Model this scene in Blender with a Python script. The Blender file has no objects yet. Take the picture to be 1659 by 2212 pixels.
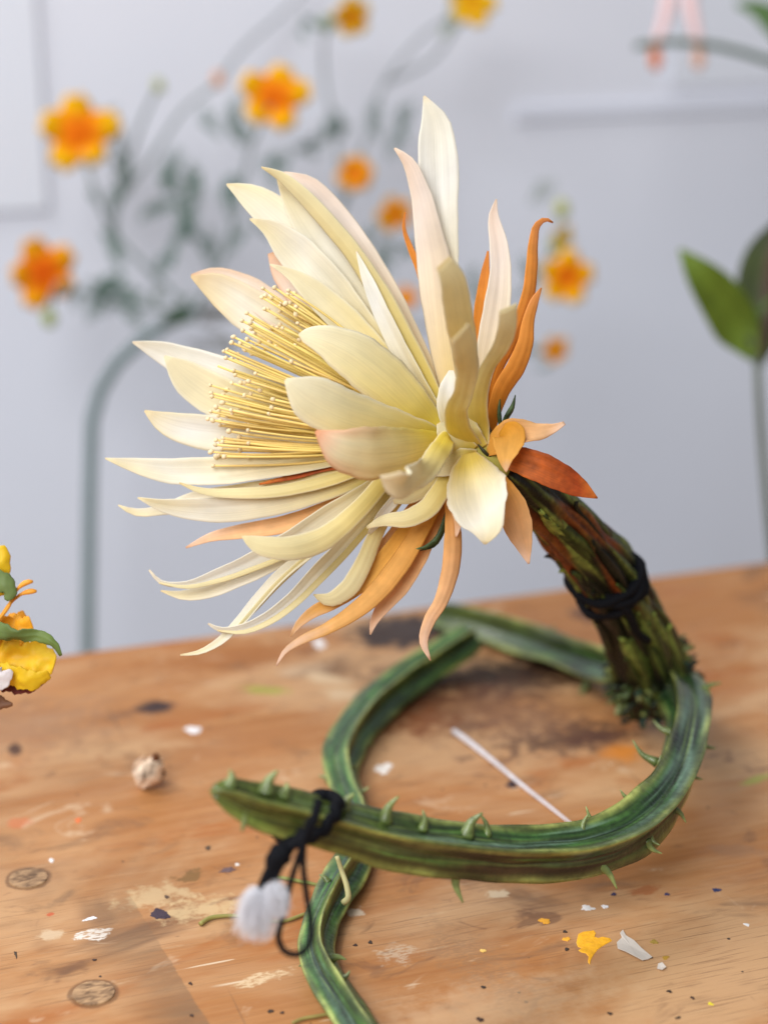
import bpy, math, random
import numpy as np
from mathutils import Vector, Matrix, noise as mnoise

random.seed(7)
rng = np.random.default_rng(7)
sc = bpy.context.scene
COL = sc.collection

# ------------------------------------------------------------------ camera
F = 4000.0                     # focal length in picture units (picture 1659 x 2212 units)
CAM_H = 0.35
PITCH = math.radians(18.73)
cam_d = bpy.data.cameras.new('camera')
cam = bpy.data.objects.new('camera', cam_d)
COL.objects.link(cam)
cam.location = (0, 0, CAM_H)
cam.rotation_euler = (math.pi / 2 - PITCH, 0, 0)
cam_d.sensor_fit = 'VERTICAL'
cam_d.sensor_height = 36.0
cam_d.lens = 36.0 * F / 2212.0
cam_d.clip_start = 0.01
cam_d.clip_end = 50
cam_d.dof.use_dof = True
cam_d.dof.focus_distance = 0.645
cam_d.dof.aperture_fstop = 4.7
sc.camera = cam

# ------------------------------------------------------------------ light
w = bpy.data.worlds.new('World')
sc.world = w
w.use_nodes = True
bg = w.node_tree.nodes['Background']
bg.inputs[0].default_value = (0.95, 0.97, 1.0, 1)
bg.inputs[1].default_value = 0.28


def area(name, loc, target, size, power, color):
    l = bpy.data.lights.new(name, 'AREA')
    l.shape = 'RECTANGLE'
    l.size, l.size_y = size
    l.energy = power
    l.color = color
    o = bpy.data.objects.new(name, l)
    COL.objects.link(o)
    o.location = loc
    o.rotation_euler = (Vector(target) - Vector(loc)).to_track_quat('-Z', 'Y').to_euler()
    return o


area('window_light', (-0.95, 0.75, 1.5), (0.05, 0.85, 0.15), (0.5, 0.6), 14, (1.0, 0.985, 0.965))
area('front_fill_light', (-0.62, -0.8, 1.35), (0.05, 0.95, 0.2), (1.1, 1.1), 44, (0.98, 0.99, 1.0))  # added fill with no seen source, brightens petals and wall

sc.view_settings.view_transform = 'Standard'
sc.view_settings.look = 'None'
sc.view_settings.exposure = 0.0
sc.view_settings.gamma = 1.0
sc.view_settings.use_curve_mapping = False
sc.render.engine = 'CYCLES'
sc.cycles.use_denoising = True
sc.cycles.max_bounces = 8
sc.cycles.sample_clamp_indirect = 6

# ------------------------------------------------------------------ helpers
FWD = np.array([0, math.cos(PITCH), -math.sin(PITCH)])
UP = np.array([0, math.sin(PITCH), math.cos(PITCH)])
RIGHT = np.array([1.0, 0, 0])
CAMP = np.array([0, 0, CAM_H])
D0 = 0.655


def at(u, v, dep):
    """a point at depth dep (metres along the view) seen at picture position u, v"""
    return CAMP + dep * (FWD + RIGHT * (u - 829.5) / F + UP * (1106 - v) / F)


def on_plane(u, v, z=0.0):
    d = FWD + RIGHT * (u - 829.5) / F + UP * (1106 - v) / F
    return CAMP + d * ((z - CAM_H) / d[2])


def dep_of(p):
    return float(np.dot(np.asarray(p) - CAMP, FWD))


def P(u, v, d=0.0):
    return at(u, v, D0 * (1 + d / F))


def catmull(pts, n, extra=None):
    """resample pts (k x m) to n samples evenly by chord length of first 3 columns"""
    pts = np.asarray(pts, float)
    k = len(pts)
    seg = np.sqrt(((pts[1:, :3] - pts[:-1, :3]) ** 2).sum(1)) + 1e-9
    tk = np.concatenate([[0], np.cumsum(seg)])
    # cubic hermite with finite-difference tangents (non uniform)
    m = np.zeros_like(pts)
    for i in range(k):
        if i == 0:
            m[i] = (pts[1] - pts[0]) / seg[0]
        elif i == k - 1:
            m[i] = (pts[-1] - pts[-2]) / seg[-1]
        else:
            a, b = seg[i - 1], seg[i]
            m[i] = ((pts[i] - pts[i - 1]) / a * b + (pts[i + 1] - pts[i]) / b * a) / (a + b)
    ts = np.linspace(0, tk[-1], n)
    idx = np.clip(np.searchsorted(tk, ts, 'right') - 1, 0, k - 2)
    h = seg[idx][:, None]
    x = ((ts - tk[idx]) / seg[idx])[:, None]
    h00 = 2 * x ** 3 - 3 * x ** 2 + 1
    h10 = x ** 3 - 2 * x ** 2 + x
    h01 = -2 * x ** 3 + 3 * x ** 2
    h11 = x ** 3 - x ** 2
    return h00 * pts[idx] + h10 * h * m[idx] + h01 * pts[idx + 1] + h11 * h * m[idx + 1]


def norm(a):
    return a / (np.linalg.norm(a, axis=-1, keepdims=True) + 1e-12)


def mesh_obj(name, verts, faces, mats, parent=None, cols=None, smooth=True, midx=None, origin=None):
    verts = np.asarray(verts, float)
    o3 = np.zeros(3) if origin is None else np.asarray(origin, float)
    me = bpy.data.meshes.new(name)
    me.from_pydata((verts - o3).tolist(), [], [tuple(int(i) for i in f) for f in faces])
    if not isinstance(mats, (list, tuple)):
        mats = [mats]
    for m in mats:
        me.materials.append(m)
    if cols is not None:
        ca = me.color_attributes.new('Col', 'FLOAT_COLOR', 'POINT')
        c4 = np.ones((len(verts), 4), np.float32)
        c4[:, :3] = np.clip(cols, 0, 1)
        ca.data.foreach_set('color', c4.ravel())
    if smooth:
        me.polygons.foreach_set('use_smooth', [True] * len(me.polygons))
    if midx is not None:
        me.polygons.foreach_set('material_index', list(midx))
    me.update()
    o = bpy.data.objects.new(name, me)
    COL.objects.link(o)
    o.location = o3
    if parent is not None:
        o.parent = parent
        o.matrix_parent_inverse = PINV.get(parent.name, Matrix.Identity(4))
    WORLD[o.name] = Vector(o3)
    PINV[o.name] = Matrix.Translation(-Vector(o3)) if parent is None else Matrix.Translation(-Vector(o3))
    return o


WORLD, PINV = {}, {}


def empty(name, loc, parent=None):
    o = bpy.data.objects.new(name, None)
    COL.objects.link(o)
    o.empty_display_size = 0.02
    o.location = Vector(loc)
    if parent is not None:
        o.parent = parent
        o.matrix_parent_inverse = PINV.get(parent.name, Matrix.Identity(4))
    PINV[o.name] = Matrix.Translation(-Vector(loc))
    return o


def tag(o, label=None, cat=None, group=None, kind=None):
    if label: o['label'] = label
    if cat: o['category'] = cat
    if group: o['group'] = group
    if kind: o['kind'] = kind
    return o


def frames(path, up=None):
    path = np.asarray(path, float)
    T = np.gradient(path, axis=0)
    T = norm(T)
    if up is None:
        up = np.array([0, 0, 1.0])
    N = np.zeros_like(T)
    n0 = up - T[0] * np.dot(up, T[0])
    if np.linalg.norm(n0) < 1e-3:
        n0 = np.array([1.0, 0, 0]) - T[0] * T[0][0]
    N[0] = n0 / np.linalg.norm(n0)
    for i in range(1, len(T)):
        v = N[i - 1] - T[i] * np.dot(N[i - 1], T[i])
        N[i] = v / (np.linalg.norm(v) + 1e-12)
    B = np.cross(T, N)
    return T, N, B


def tube_geo(path, radii, seg=10, prof=None, cap=True, up=None, twist=0.0):
    """returns verts, faces, (i, theta) index arrays"""
    path = np.asarray(path, float)
    n = len(path)
    radii = np.broadcast_to(np.asarray(radii, float), (n,))
    T, N, B = frames(path, up)
    th = np.linspace(0, 2 * math.pi, seg, endpoint=False)
    V = np.zeros((n, seg, 3))
    for i in range(n):
        a = th + twist * i / max(1, n - 1)
        r = radii[i] * (prof(i / (n - 1), th) if prof is not None else 1.0)
        r = np.broadcast_to(r, (seg,))
        V[i] = path[i] + (N[i][None] * np.cos(a)[:, None] + B[i][None] * np.sin(a)[:, None]) * r[:, None]
    verts = V.reshape(-1, 3)
    faces = []
    for i in range(n - 1):
        for j in range(seg):
            k = (j + 1) % seg
            faces.append((i * seg + j, i * seg + k, (i + 1) * seg + k, (i + 1) * seg + j))
    if cap:
        verts = np.vstack([verts, path[0], path[-1]])
        a, b = n * seg, n * seg + 1
        for j in range(seg):
            k = (j + 1) % seg
            faces.append((a, k, j))
            faces.append((b, (n - 1) * seg + j, (n - 1) * seg + k))
    return verts, faces


class Geo:
    def __init__(s):
        s.v, s.f, s.c, s.m = [], [], [], []
        s.n = 0

    def add(s, verts, faces, col=(0.5, 0.5, 0.5), mi=0):
        verts = np.asarray(verts, float)
        s.v.append(verts)
        s.f += [tuple(i + s.n for i in f) for f in faces]
        c = np.asarray(col, float)
        s.c.append(np.broadcast_to(c, (len(verts), 3)) if c.ndim == 1 else c)
        s.m += [mi] * len(faces)
        s.n += len(verts)

    def build(s, name, mats, parent=None, origin=None, smooth=True):
        return mesh_obj(name, np.vstack(s.v), s.f, mats, parent, np.vstack(s.c), smooth, s.m, origin)


def ball_geo(c, r, seg=8, rings=6, sq=(1, 1, 1), jitter=0.0, seed=0):
    rr = random.Random(seed)
    verts, faces = [], []
    verts.append((0, 0, 1))
    for i in range(1, rings):
        p = math.pi * i / rings
        for j in range(seg):
            t = 2 * math.pi * j / seg
            verts.append((math.sin(p) * math.cos(t), math.sin(p) * math.sin(t), math.cos(p)))
    verts.append((0, 0, -1))
    for j in range(seg):
        faces.append((0, 1 + j, 1 + (j + 1) % seg))
    for i in range(rings - 2):
        for j in range(seg):
            a = 1 + i * seg + j
            b = 1 + i * seg + (j + 1) % seg
            faces.append((a, a + seg, b + seg, b))
    last = len(verts) - 1
    for j in range(seg):
        faces.append((last, last - seg + (j + 1) % seg, last - seg + j))
    v = np.array(verts)
    if jitter:
        v *= np.array([[1 + rr.uniform(-jitter, jitter)] for _ in v])
    return v * np.array(sq) * r + np.asarray(c), faces


def nz(p, s, seed=0.0):
    return mnoise.noise(Vector((p[0] * s + seed, p[1] * s + seed * .7, p[2] * s - seed)))


# ------------------------------------------------------------------ materials
def new_mat(name):
    m = bpy.data.materials.new(name)
    m.use_nodes = True
    nt = m.node_tree
    return m, nt, nt.nodes['Principled BSDF'], nt.nodes['Material Output']


def col_mat(name, rough=0.5, spec=0.4, var=0.12, nscale=60, bump=0.0, bscale=300, transl=0.0, sss=0.0, sheen=0.0,
            fibre=0.0, blotch=0.0):
    """material whose colour is the painted colour carried by the mesh, mottled and roughened by noise"""
    m, nt, b, out = new_mat(name)
    N, L = nt.nodes, nt.links
    att = N.new('ShaderNodeAttribute'); att.attribute_name = 'Col'
    geo = N.new('ShaderNodeNewGeometry')
    nzs = N.new('ShaderNodeTexNoise'); nzs.inputs['Scale'].default_value = nscale
    nzs.inputs['Detail'].default_value = 5
    L.new(geo.outputs['Position'], nzs.inputs['Vector'])
    mr = N.new('ShaderNodeMapRange')
    mr.inputs['From Min'].default_value = 0.3; mr.inputs['From Max'].default_value = 0.7
    mr.inputs['To Min'].default_value = 1 - var; mr.inputs['To Max'].default_value = 1 + var
    L.new(nzs.outputs['Fac'], mr.inputs['Value'])
    mul = N.new('ShaderNodeVectorMath'); mul.operation = 'SCALE'
    L.new(att.outputs['Color'], mul.inputs[0]); L.new(mr.outputs[0], mul.inputs['Scale'])
    if fibre:
        tcn = N.new('ShaderNodeTexCoord')
        mpn = N.new('ShaderNodeMapping'); mpn.inputs['Scale'].default_value = (26, 2.2, 1)
        L.new(tcn.outputs['UV'], mpn.inputs['Vector'])
        fn = N.new('ShaderNodeTexNoise'); fn.inputs['Scale'].default_value = 1.0; fn.inputs['Detail'].default_value = 4
        fn.inputs['Distortion'].default_value = 0.3
        L.new(mpn.outputs[0], fn.inputs['Vector'])
        fm = N.new('ShaderNodeMapRange')
        fm.inputs['From Min'].default_value = 0.3; fm.inputs['From Max'].default_value = 0.7
        fm.inputs['To Min'].default_value = 1 - fibre; fm.inputs['To Max'].default_value = 1 + fibre * 0.6
        L.new(fn.outputs['Fac'], fm.inputs['Value'])
        mul2 = N.new('ShaderNodeVectorMath'); mul2.operation = 'SCALE'
        L.new(mul.outputs[0], mul2.inputs[0]); L.new(fm.outputs[0], mul2.inputs['Scale'])
        mul = mul2
        fb_ = N.new('ShaderNodeBump'); fb_.inputs['Strength'].default_value = 0.25; fb_.inputs['Distance'].default_value = 0.0005
        L.new(fn.outputs['Fac'], fb_.inputs['Height']); L.new(fb_.outputs[0], b.inputs['Normal'])
    L.new(mul.outputs[0], b.inputs['Base Color'])
    b.inputs['Roughness'].default_value = rough
    b.inputs['Specular IOR Level'].default_value = spec
    if sheen:
        b.inputs['Sheen Weight'].default_value = sheen
    if sss:
        b.inputs['Subsurface Weight'].default_value = sss
        b.inputs['Subsurface Radius'].default_value = (1, 0.7, 0.35)
        b.inputs['Subsurface Scale'].default_value = 0.002
    if bump:
        n2 = N.new('ShaderNodeTexNoise'); n2.inputs['Scale'].default_value = bscale
        n2.inputs['Detail'].default_value = 6
        L.new(geo.outputs['Position'], n2.inputs['Vector'])
        bp = N.new('ShaderNodeBump'); bp.inputs['Strength'].default_value = bump
        bp.inputs['Distance'].default_value = 0.0006
        L.new(n2.outputs['Fac'], bp.inputs['Height'])
        L.new(bp.outputs['Normal'], b.inputs['Normal'])
    if transl:
        tr = N.new('ShaderNodeBsdfTranslucent')
        L.new(mul.outputs[0], tr.inputs['Color'])
        mx = N.new('ShaderNodeMixShader'); mx.inputs[0].default_value = transl
        L.new(b.outputs[0], mx.inputs[1]); L.new(tr.outputs[0], mx.inputs[2])
        L.new(mx.outputs[0], out.inputs['Surface'])
    return m


M_petal = col_mat('petal_foam', 0.7, 0.15, 0.05, 90, 0.0, 900, transl=0.30, fibre=0.07)
M_opetal = col_mat('orange_petal_foam', 0.68, 0.15, 0.09, 200, 0.0, 900, transl=0.24, fibre=0.06)
M_rust = col_mat('rust_petal_foam', 0.6, 0.25, 0.32, 300, 0.0, 900, transl=0.1, fibre=0.12)
M_fil = col_mat('stamen_thread', 0.5, 0.3, 0.08, 120)
M_stem = col_mat('painted_stem', 0.48, 0.28, 0.5, 320, 1.0, 380)
M_vine = col_mat('painted_vine', 0.33, 0.55, 0.30, 260, 0.7, 420)
M_black = col_mat('black_cord', 0.75, 0.12, 0.2, 900, 0.8, 1500)
M_fluff = col_mat('white_fluff', 0.9, 0.1, 0.03, 100, transl=0.3)
M_mari = col_mat('background_petal', 0.7, 0.1, 0.06, 60, transl=0.06)
M_leaf = col_mat('leaf_green', 0.55, 0.3, 0.2, 60, transl=0.15)
M_tube = col_mat('support_stem', 0.5, 0.3, 0.08, 30)
M_paper = col_mat('paper', 0.75, 0.2, 0.03, 60, 0.2, 700)
M_yellow = col_mat('yellow_petal', 0.5, 0.3, 0.10, 110, 0.3, 400, transl=0.2)
M_shell = col_mat('dried_husk', 0.7, 0.2, 0.18, 260, 0.5, 500)

# wall
M_wall, nt, b, out = new_mat('wall_paint')
b.inputs['Base Color'].default_value = (0.70, 0.71, 0.80, 1)
b.inputs['Roughness'].default_value = 0.8
n1 = nt.nodes.new('ShaderNodeTexNoise'); n1.inputs['Scale'].default_value = 3.0; n1.inputs['Detail'].default_value = 4
cr = nt.nodes.new('ShaderNodeValToRGB')
cr.color_ramp.elements[0].position = 0.3; cr.color_ramp.elements[0].color = (0.79, 0.815, 0.915, 1)
cr.color_ramp.elements[1].position = 0.7; cr.color_ramp.elements[1].color = (0.83, 0.85, 0.94, 1)
g = nt.nodes.new('ShaderNodeNewGeometry')
nt.links.new(g.outputs['Position'], n1.inputs['Vector'])
nt.links.new(n1.outputs['Fac'], cr.inputs[0]); nt.links.new(cr.outputs[0], b.inputs['Base Color'])

M_floor, nt, b, out = new_mat('floor_concrete')
n1 = nt.nodes.new('ShaderNodeTexNoise'); n1.inputs['Scale'].default_value = 8
cr = nt.nodes.new('ShaderNodeValToRGB')
cr.color_ramp.elements[0].color = (0.25, 0.24, 0.23, 1); cr.color_ramp.elements[1].color = (0.36, 0.35, 0.34, 1)
nt.links.new(n1.outputs['Fac'], cr.inputs[0]); nt.links.new(cr.outputs[0], b.inputs['Base Color'])
b.inputs['Roughness'].default_value = 0.8

# ------------------------------------------------------------------ table frame
E0, E1 = on_plane(0, 1432), on_plane(1659, 1212)
EX = norm(E1 - E0)                      # along the back edge
EY = np.array([-EX[1], EX[0], 0])       # away from the camera
TO = (E0 + E1) / 2                      # middle of the visible back edge


def tl(u, v):
    p = on_plane(u, v) - TO
    return float(np.dot(p, EX)), float(np.dot(p, EY))


def px_size(u, v):
    p = on_plane(u, v)
    dep = dep_of(p)
    s = (CAM_H - p[2]) / np.linalg.norm(p - CAMP)
    return dep / F, dep / F / s


# wood material, coordinates = table local metres
M_wood, nt, b, out = new_mat('worn_plywood')
N, L = nt.nodes, nt.links
tc = N.new('ShaderNodeTexCoord')
OBJ = tc.outputs['Object']


def mapping(scale, loc=(0, 0, 0), rot=0.0, src=OBJ):
    m = N.new('ShaderNodeMapping')
    m.inputs['Location'].default_value = loc
    m.inputs['Rotation'].default_value = (0, 0, rot)
    m.inputs['Scale'].default_value = scale
    L.new(src, m.inputs['Vector'])
    return m.outputs[0]


def noise_n(vec, scale=1, detail=4, rough=0.55, dist=0.0):
    n = N.new('ShaderNodeTexNoise')
    n.inputs['Scale'].default_value = scale; n.inputs['Detail'].default_value = detail
    n.inputs['Roughness'].default_value = rough; n.inputs['Distortion'].default_value = dist
    L.new(vec, n.inputs['Vector'])
    return n.outputs['Fac']


def maprange(val, a, bb, c=0.0, d=1.0, smooth=True):
    m = N.new('ShaderNodeMapRange')
    m.interpolation_type = 'SMOOTHSTEP' if smooth else 'LINEAR'
    for k, x in zip(('From Min', 'From Max', 'To Min', 'To Max'), (a, bb, c, d)):
        m.inputs[k].default_value = x
    L.new(val, m.inputs['Value'])
    return m.outputs[0]


def mathn(op, a, bb):
    m = N.new('ShaderNodeMath'); m.operation = op
    for i, x in enumerate((a, bb)):
        if isinstance(x, (int, float)):
            m.inputs[i].default_value = x
        else:
            L.new(x, m.inputs[i])
    return m.outputs[0]


def mixc(base, col, fac, blend='MIX'):
    m = N.new('ShaderNodeMix'); m.data_type = 'RGBA'; m.blend_type = blend
    if isinstance(fac, (int, float)): m.inputs[0].default_value = fac
    else: L.new(fac, m.inputs[0])
    if isinstance(base, tuple): m.inputs[6].default_value = (*base, 1)
    else: L.new(base, m.inputs[6])
    if isinstance(col, tuple): m.inputs[7].default_value = (*col, 1)
    else: L.new(col, m.inputs[7])
    return m.outputs[2]


grain = noise_n(mapping((9, 150, 1)), 1, 5, 0.66, 0.5)
fine = noise_n(mapping((30, 620, 1), (3, 1, 0)), 1, 5, 0.6)
big = noise_n(mapping((7, 12, 1), (1.7, 4.1, 0)), 1, 5, 0.6, 0.5)
mid = noise_n(mapping((24, 46, 1), (8, 2, 0)), 1, 5, 0.62, 0.6)
bigb = noise_n(mapping((11, 20, 1), (6.2, 1.3, 0)), 1, 4, 0.62, 0.6)
rp = N.new('ShaderNodeValToRGB')
el = rp.color_ramp.elements
el[0].position = 0.28; el[0].color = (0.42, 0.175, 0.058, 1)
el[1].position = 0.72; el[1].color = (0.56, 0.29, 0.13, 1)
e = el.new(0.5); e.color = (0.47, 0.215, 0.08, 1)
L.new(grain, rp.inputs[0])
c = rp.outputs[0]
c = mixc(c, (0.66, 0.43, 0.26), maprange(big, 0.40, 0.62, 0, 0.85))
c = mixc(c, (0.44, 0.145, 0.03), maprange(bigb, 0.46, 0.28, 0, 0.8))
c = mixc(c, (0.16, 0.085, 0.05), maprange(bigb, 0.58, 0.74, 0, 0.75))
c = mixc(c, (0.19, 0.12, 0.085), maprange(mid, 0.57, 0.72, 0, 0.55))
c = mixc(c, (0.26, 0.13, 0.06), maprange(fine, 0.60, 0.76, 0, 0.45))
lines = noise_n(mapping((34, 1500, 1), (2, 7, 0), 0.01), 1, 2, 0.5)
c = mixc(c, (0.20, 0.105, 0.055), mathn('MULTIPLY', maprange(lines, 0.56, 0.70, 0, 0.65), maprange(big, 0.30, 0.62, 0.25, 1.0)))
pale = noise_n(mapping((14, 210, 1), (5, 9, 0)), 1, 6, 0.62)
c = mixc(c, (0.78, 0.60, 0.42), mathn('MULTIPLY', maprange(pale, 0.58, 0.72, 0, 0.4), maprange(mid, 0.55, 0.38)))
smg = noise_n(mapping((26, 40, 1), (12, 31, 0)), 1, 4, 0.6, 0.9)
c = mixc(c, (0.20, 0.10, 0.06), mathn('MULTIPLY', maprange(smg, 0.60, 0.68, 0, 0.65), maprange(bigb, 0.40, 0.55)))
c = mixc(c, (0.74, 0.56, 0.42), maprange(smg, 0.38, 0.30, 0, 0.55))
# cross scratches
for (sx, sy, off, rot, th) in ((300, 7, 2.0, 0.10, 0.70), (260, 9, 7.0, -0.35, 0.725), (14, 340, 4.0, 0.06, 0.72)):
    s = noise_n(mapping((sx, sy, 1), (off, off * 2, 0), rot), 1, 2, 0.5)
    msk = noise_n(mapping((14, 14, 1), (off * 3, 1, 0)), 1, 3)
    f = mathn('MULTIPLY', maprange(s, th, th + 0.05), maprange(msk, 0.48, 0.62))
    c = mixc(c, (0.16, 0.10, 0.065), mathn('MULTIPLY', f, 0.6))
# white hair scratches
s = noise_n(mapping((30, 420, 1), (4, 3, 0), 0.5), 1, 1, 0.5)
msk = noise_n(mapping((12, 12, 1), (13, 1, 0)), 1, 3)
c = mixc(c, (0.85, 0.74, 0.62), mathn('MULTIPLY', mathn('MULTIPLY', maprange(s, 0.74, 0.77), maprange(msk, 0.5, 0.6)), 0.8))
# specks
for (scl, thr, colr, rnd) in ((170, 0.12, (0.07, 0.045, 0.035), 0.955), (95, 0.07, (0.06, 0.03, 0.02), 0.93), (130, 0.08, (0.80, 0.72, 0.64), 0.965)):
    vo = N.new('ShaderNodeTexVoronoi'); vo.inputs['Scale'].default_value = scl
    L.new(mapping((1, 1, 1), (scl * .013, scl * .029, 0)), vo.inputs['Vector'])
    sp = N.new('ShaderNodeSeparateColor'); L.new(vo.outputs['Color'], sp.inputs[0])
    f = mathn('MULTIPLY', maprange(mathn('ADD', vo.outputs['Distance'], maprange(mid, 0.3, 0.7, -0.03, 0.03, False)), thr, thr * 0.7), mathn('GREATER_THAN', sp.outputs[0], rnd))
    c = mixc(c, colr, f)


wob = N.new('ShaderNodeTexNoise'); wob.inputs['Scale'].default_value = 140; wob.inputs['Detail'].default_value = 5
wob.inputs['Roughness'].default_value = 0.65
L.new(OBJ, wob.inputs['Vector'])
wob2 = N.new('ShaderNodeTexNoise'); wob2.inputs['Scale'].default_value = 420; wob2.inputs['Detail'].default_value = 4
L.new(mapping((1, 2.5, 1)), wob2.inputs['Vector'])


def stain_or_shade(u, v, ru, rv, colr, amount=1.0, soft=0.25, rag=0.9, rot=0.0, scratch=False):
    """paint, dirt or painted-in shade on the board around one spot: an ellipse with a ragged rim"""
    global c
    x, y = tl(u, v)
    sx, sy = px_size(u, v)
    rx, ry = ru * sx, rv * sy
    m = N.new('ShaderNodeMapping'); m.vector_type = 'TEXTURE'
    m.inputs['Location'].default_value = (x, y, 0)
    m.inputs['Rotation'].default_value = (0, 0, rot)
    m.inputs['Scale'].default_value = (rx, ry, 1)
    L.new(OBJ, m.inputs['Vector'])
    ln = N.new('ShaderNodeVectorMath'); ln.operation = 'LENGTH'
    L.new(m.outputs[0], ln.inputs[0])
    d = mathn('ADD', ln.outputs['Value'], maprange(wob.outputs['Fac'], 0.25, 0.75, -rag, rag, False))
    f = maprange(d, 1.0 + soft, 1.0 - soft, 0, amount)
    if scratch:
        f = mathn('MULTIPLY', f, maprange(wob2.outputs['Fac'], 0.40, 0.52, 0.15, 1.0))
    c = mixc(c, colr, f)


DK = (0.035, 0.022, 0.03)
stain_or_shade(1080, 1462, 190, 36, (0.025, 0.010, 0.008), 0.95, 0.7, 0.9)  # contact shade of the back limb, painted into the wood
stain_or_shade(880, 1510, 62, 60, (0.06, 0.02, 0.010), 0.9, 0.8, 0.9)  # shade beside the loose vine, painted into the wood
stain_or_shade(1240, 1590, 130, 26, (0.08, 0.04, 0.03), 0.8, 0.6, 1.3)  # shade inside the branch loop, painted into the wood
stain_or_shade(60, 1570, 160, 45, (0.34, 0.19, 0.12), 0.6, 0.8, 1.2)
stain_or_shade(500, 1420, 200, 22, (0.36, 0.13, 0.03), 0.6, 0.7, 1.0)
stain_or_shade(560, 1600, 200, 30, (0.44, 0.20, 0.08), 0.6, 0.8, 1.2)
stain_or_shade(335, 1527, 40, 13, DK, 0.95, 0.35, 0.35)
stain_or_shade(868, 1365, 110, 34, (0.03, 0.022, 0.028), 0.95, 0.3, 0.5)
stain_or_shade(1290, 1325, 50, 18, (0.05, 0.02, 0.02), 0.85, 0.4, 0.5, -0.4)
stain_or_shade(34, 1618, 16, 12, (0.06, 0.025, 0.02), 0.9, 0.4, 0.5)
stain_or_shade(335, 1935, 62, 20, (0.74, 0.58, 0.38), 0.7, 0.5, 1.2)
stain_or_shade(440, 1962, 78, 18, (0.76, 0.60, 0.38), 0.7, 0.5, 1.1)
stain_or_shade(705, 1467, 45, 10, (0.74, 0.58, 0.42), 0.85, 0.5, 0.7, -0.75)
stain_or_shade(745, 1500, 42, 12, (0.72, 0.56, 0.40), 0.85, 0.5, 0.7, -0.6)
stain_or_shade(573, 1490, 46, 8, (0.36, 0.42, 0.06), 0.75, 0.5, 0.6, -0.55)
stain_or_shade(1345, 1625, 40, 17, (0.75, 0.27, 0.03), 0.8, 0.5, 0.7)
stain_or_shade(1290, 1595, 55, 16, (0.10, 0.04, 0.03), 0.7, 0.6, 0.8)
stain_or_shade(1010, 1570, 40, 12, (0.13, 0.06, 0.04), 0.6, 0.5, 0.8)
stain_or_shade(1000, 1520, 150, 40, (0.20, 0.08, 0.04), 0.7, 0.7, 0.9)  # this and the next two: reddish shade inside the loop, painted in
stain_or_shade(1130, 1560, 120, 30, (0.24, 0.11, 0.06), 0.6, 0.7, 1.0)
stain_or_shade(900, 1560, 70, 30, (0.30, 0.10, 0.03), 0.6, 0.7, 0.9)
stain_or_shade(1632, 1685, 40, 6, (0.40, 0.46, 0.12), 0.8, 0.4, 0.5, 0.3)
stain_or_shade(205, 2018, 42, 12, (0.90, 0.89, 0.94), 1.0, 0.1, 0.6, -0.05, True)
stain_or_shade(105, 2020, 26, 10, (0.76, 0.62, 0.48), 0.75, 0.4, 0.9)
stain_or_shade(110, 1975, 12, 4, (0.62, 0.12, 0.05), 0.85, 0.2, 0.7, 0.2)
stain_or_shade(40, 1778, 22, 10, (0.72, 0.19, 0.08), 0.5, 0.4, 0.8)
stain_or_shade(410, 1895, 30, 12, (0.24, 0.14, 0.05), 0.8, 0.2, 1.1)
stain_or_shade(560, 2115, 62, 10, (0.80, 0.64, 0.46), 0.9, 0.2, 0.7, 0.12, True)
stain_or_shade(1075, 1930, 24, 8, (0.78, 0.66, 0.52), 0.85, 0.3, 0.8, -0.25)
stain_or_shade(1390, 1923, 34, 9, (0.44, 0.15, 0.05), 0.75, 0.3, 0.6)
stain_or_shade(860, 2060, 40, 20, (0.74, 0.64, 0.55), 0.55, 0.4, 1.0, 0, True)
stain_or_shade(765, 1970, 22, 9, (0.84, 0.76, 0.68), 0.8, 0.3, 0.7, -0.3)
stain_or_shade(1585, 1838, 70, 12, (0.30, 0.20, 0.15), 0.35, 0.6, 0.7, -0.5)
stain_or_shade(1040, 2180, 240, 45, (0.72, 0.52, 0.36), 0.5, 0.8, 0.8)
stain_or_shade(1030, 2080, 60, 90, (0.30, 0.19, 0.12), 0.40, 0.7, 0.9, 0.2, True)
# dark stained strip left of a straight masked edge
xa, ya = tl(292, 1952); xb, yb = tl(432, 2178)
ang = math.atan2(yb - ya, xb - xa)
m = N.new('ShaderNodeMapping'); m.vector_type = 'TEXTURE'
m.inputs['Location'].default_value = (xa, ya, 0); m.inputs['Rotation'].default_value = (0, 0, ang)
L.new(OBJ, m.inputs['Vector'])
sx3 = N.new('ShaderNodeSeparateXYZ'); L.new(m.outputs[0], sx3.inputs[0])
dd = mathn('ADD', sx3.outputs[1], maprange(wob.outputs['Fac'], 0.2, 0.8, -0.0008, 0.0008, False))
f1 = maprange(dd, 0.0004, -0.0004, 0, 1)
f2 = maprange(dd, -0.030, -0.002, 0.0, 1)
f3 = maprange(sx3.outputs[0], -0.018, 0.02, 0, 1)
f4 = maprange(mid, 0.35, 0.6, 0.35, 1)
f = mathn('MULTIPLY', mathn('MULTIPLY', f1, f2), mathn('MULTIPLY', f3, f4))
c = mixc(c, (0.22, 0.145, 0.095), mathn('MULTIPLY', f, 0.75))
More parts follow.
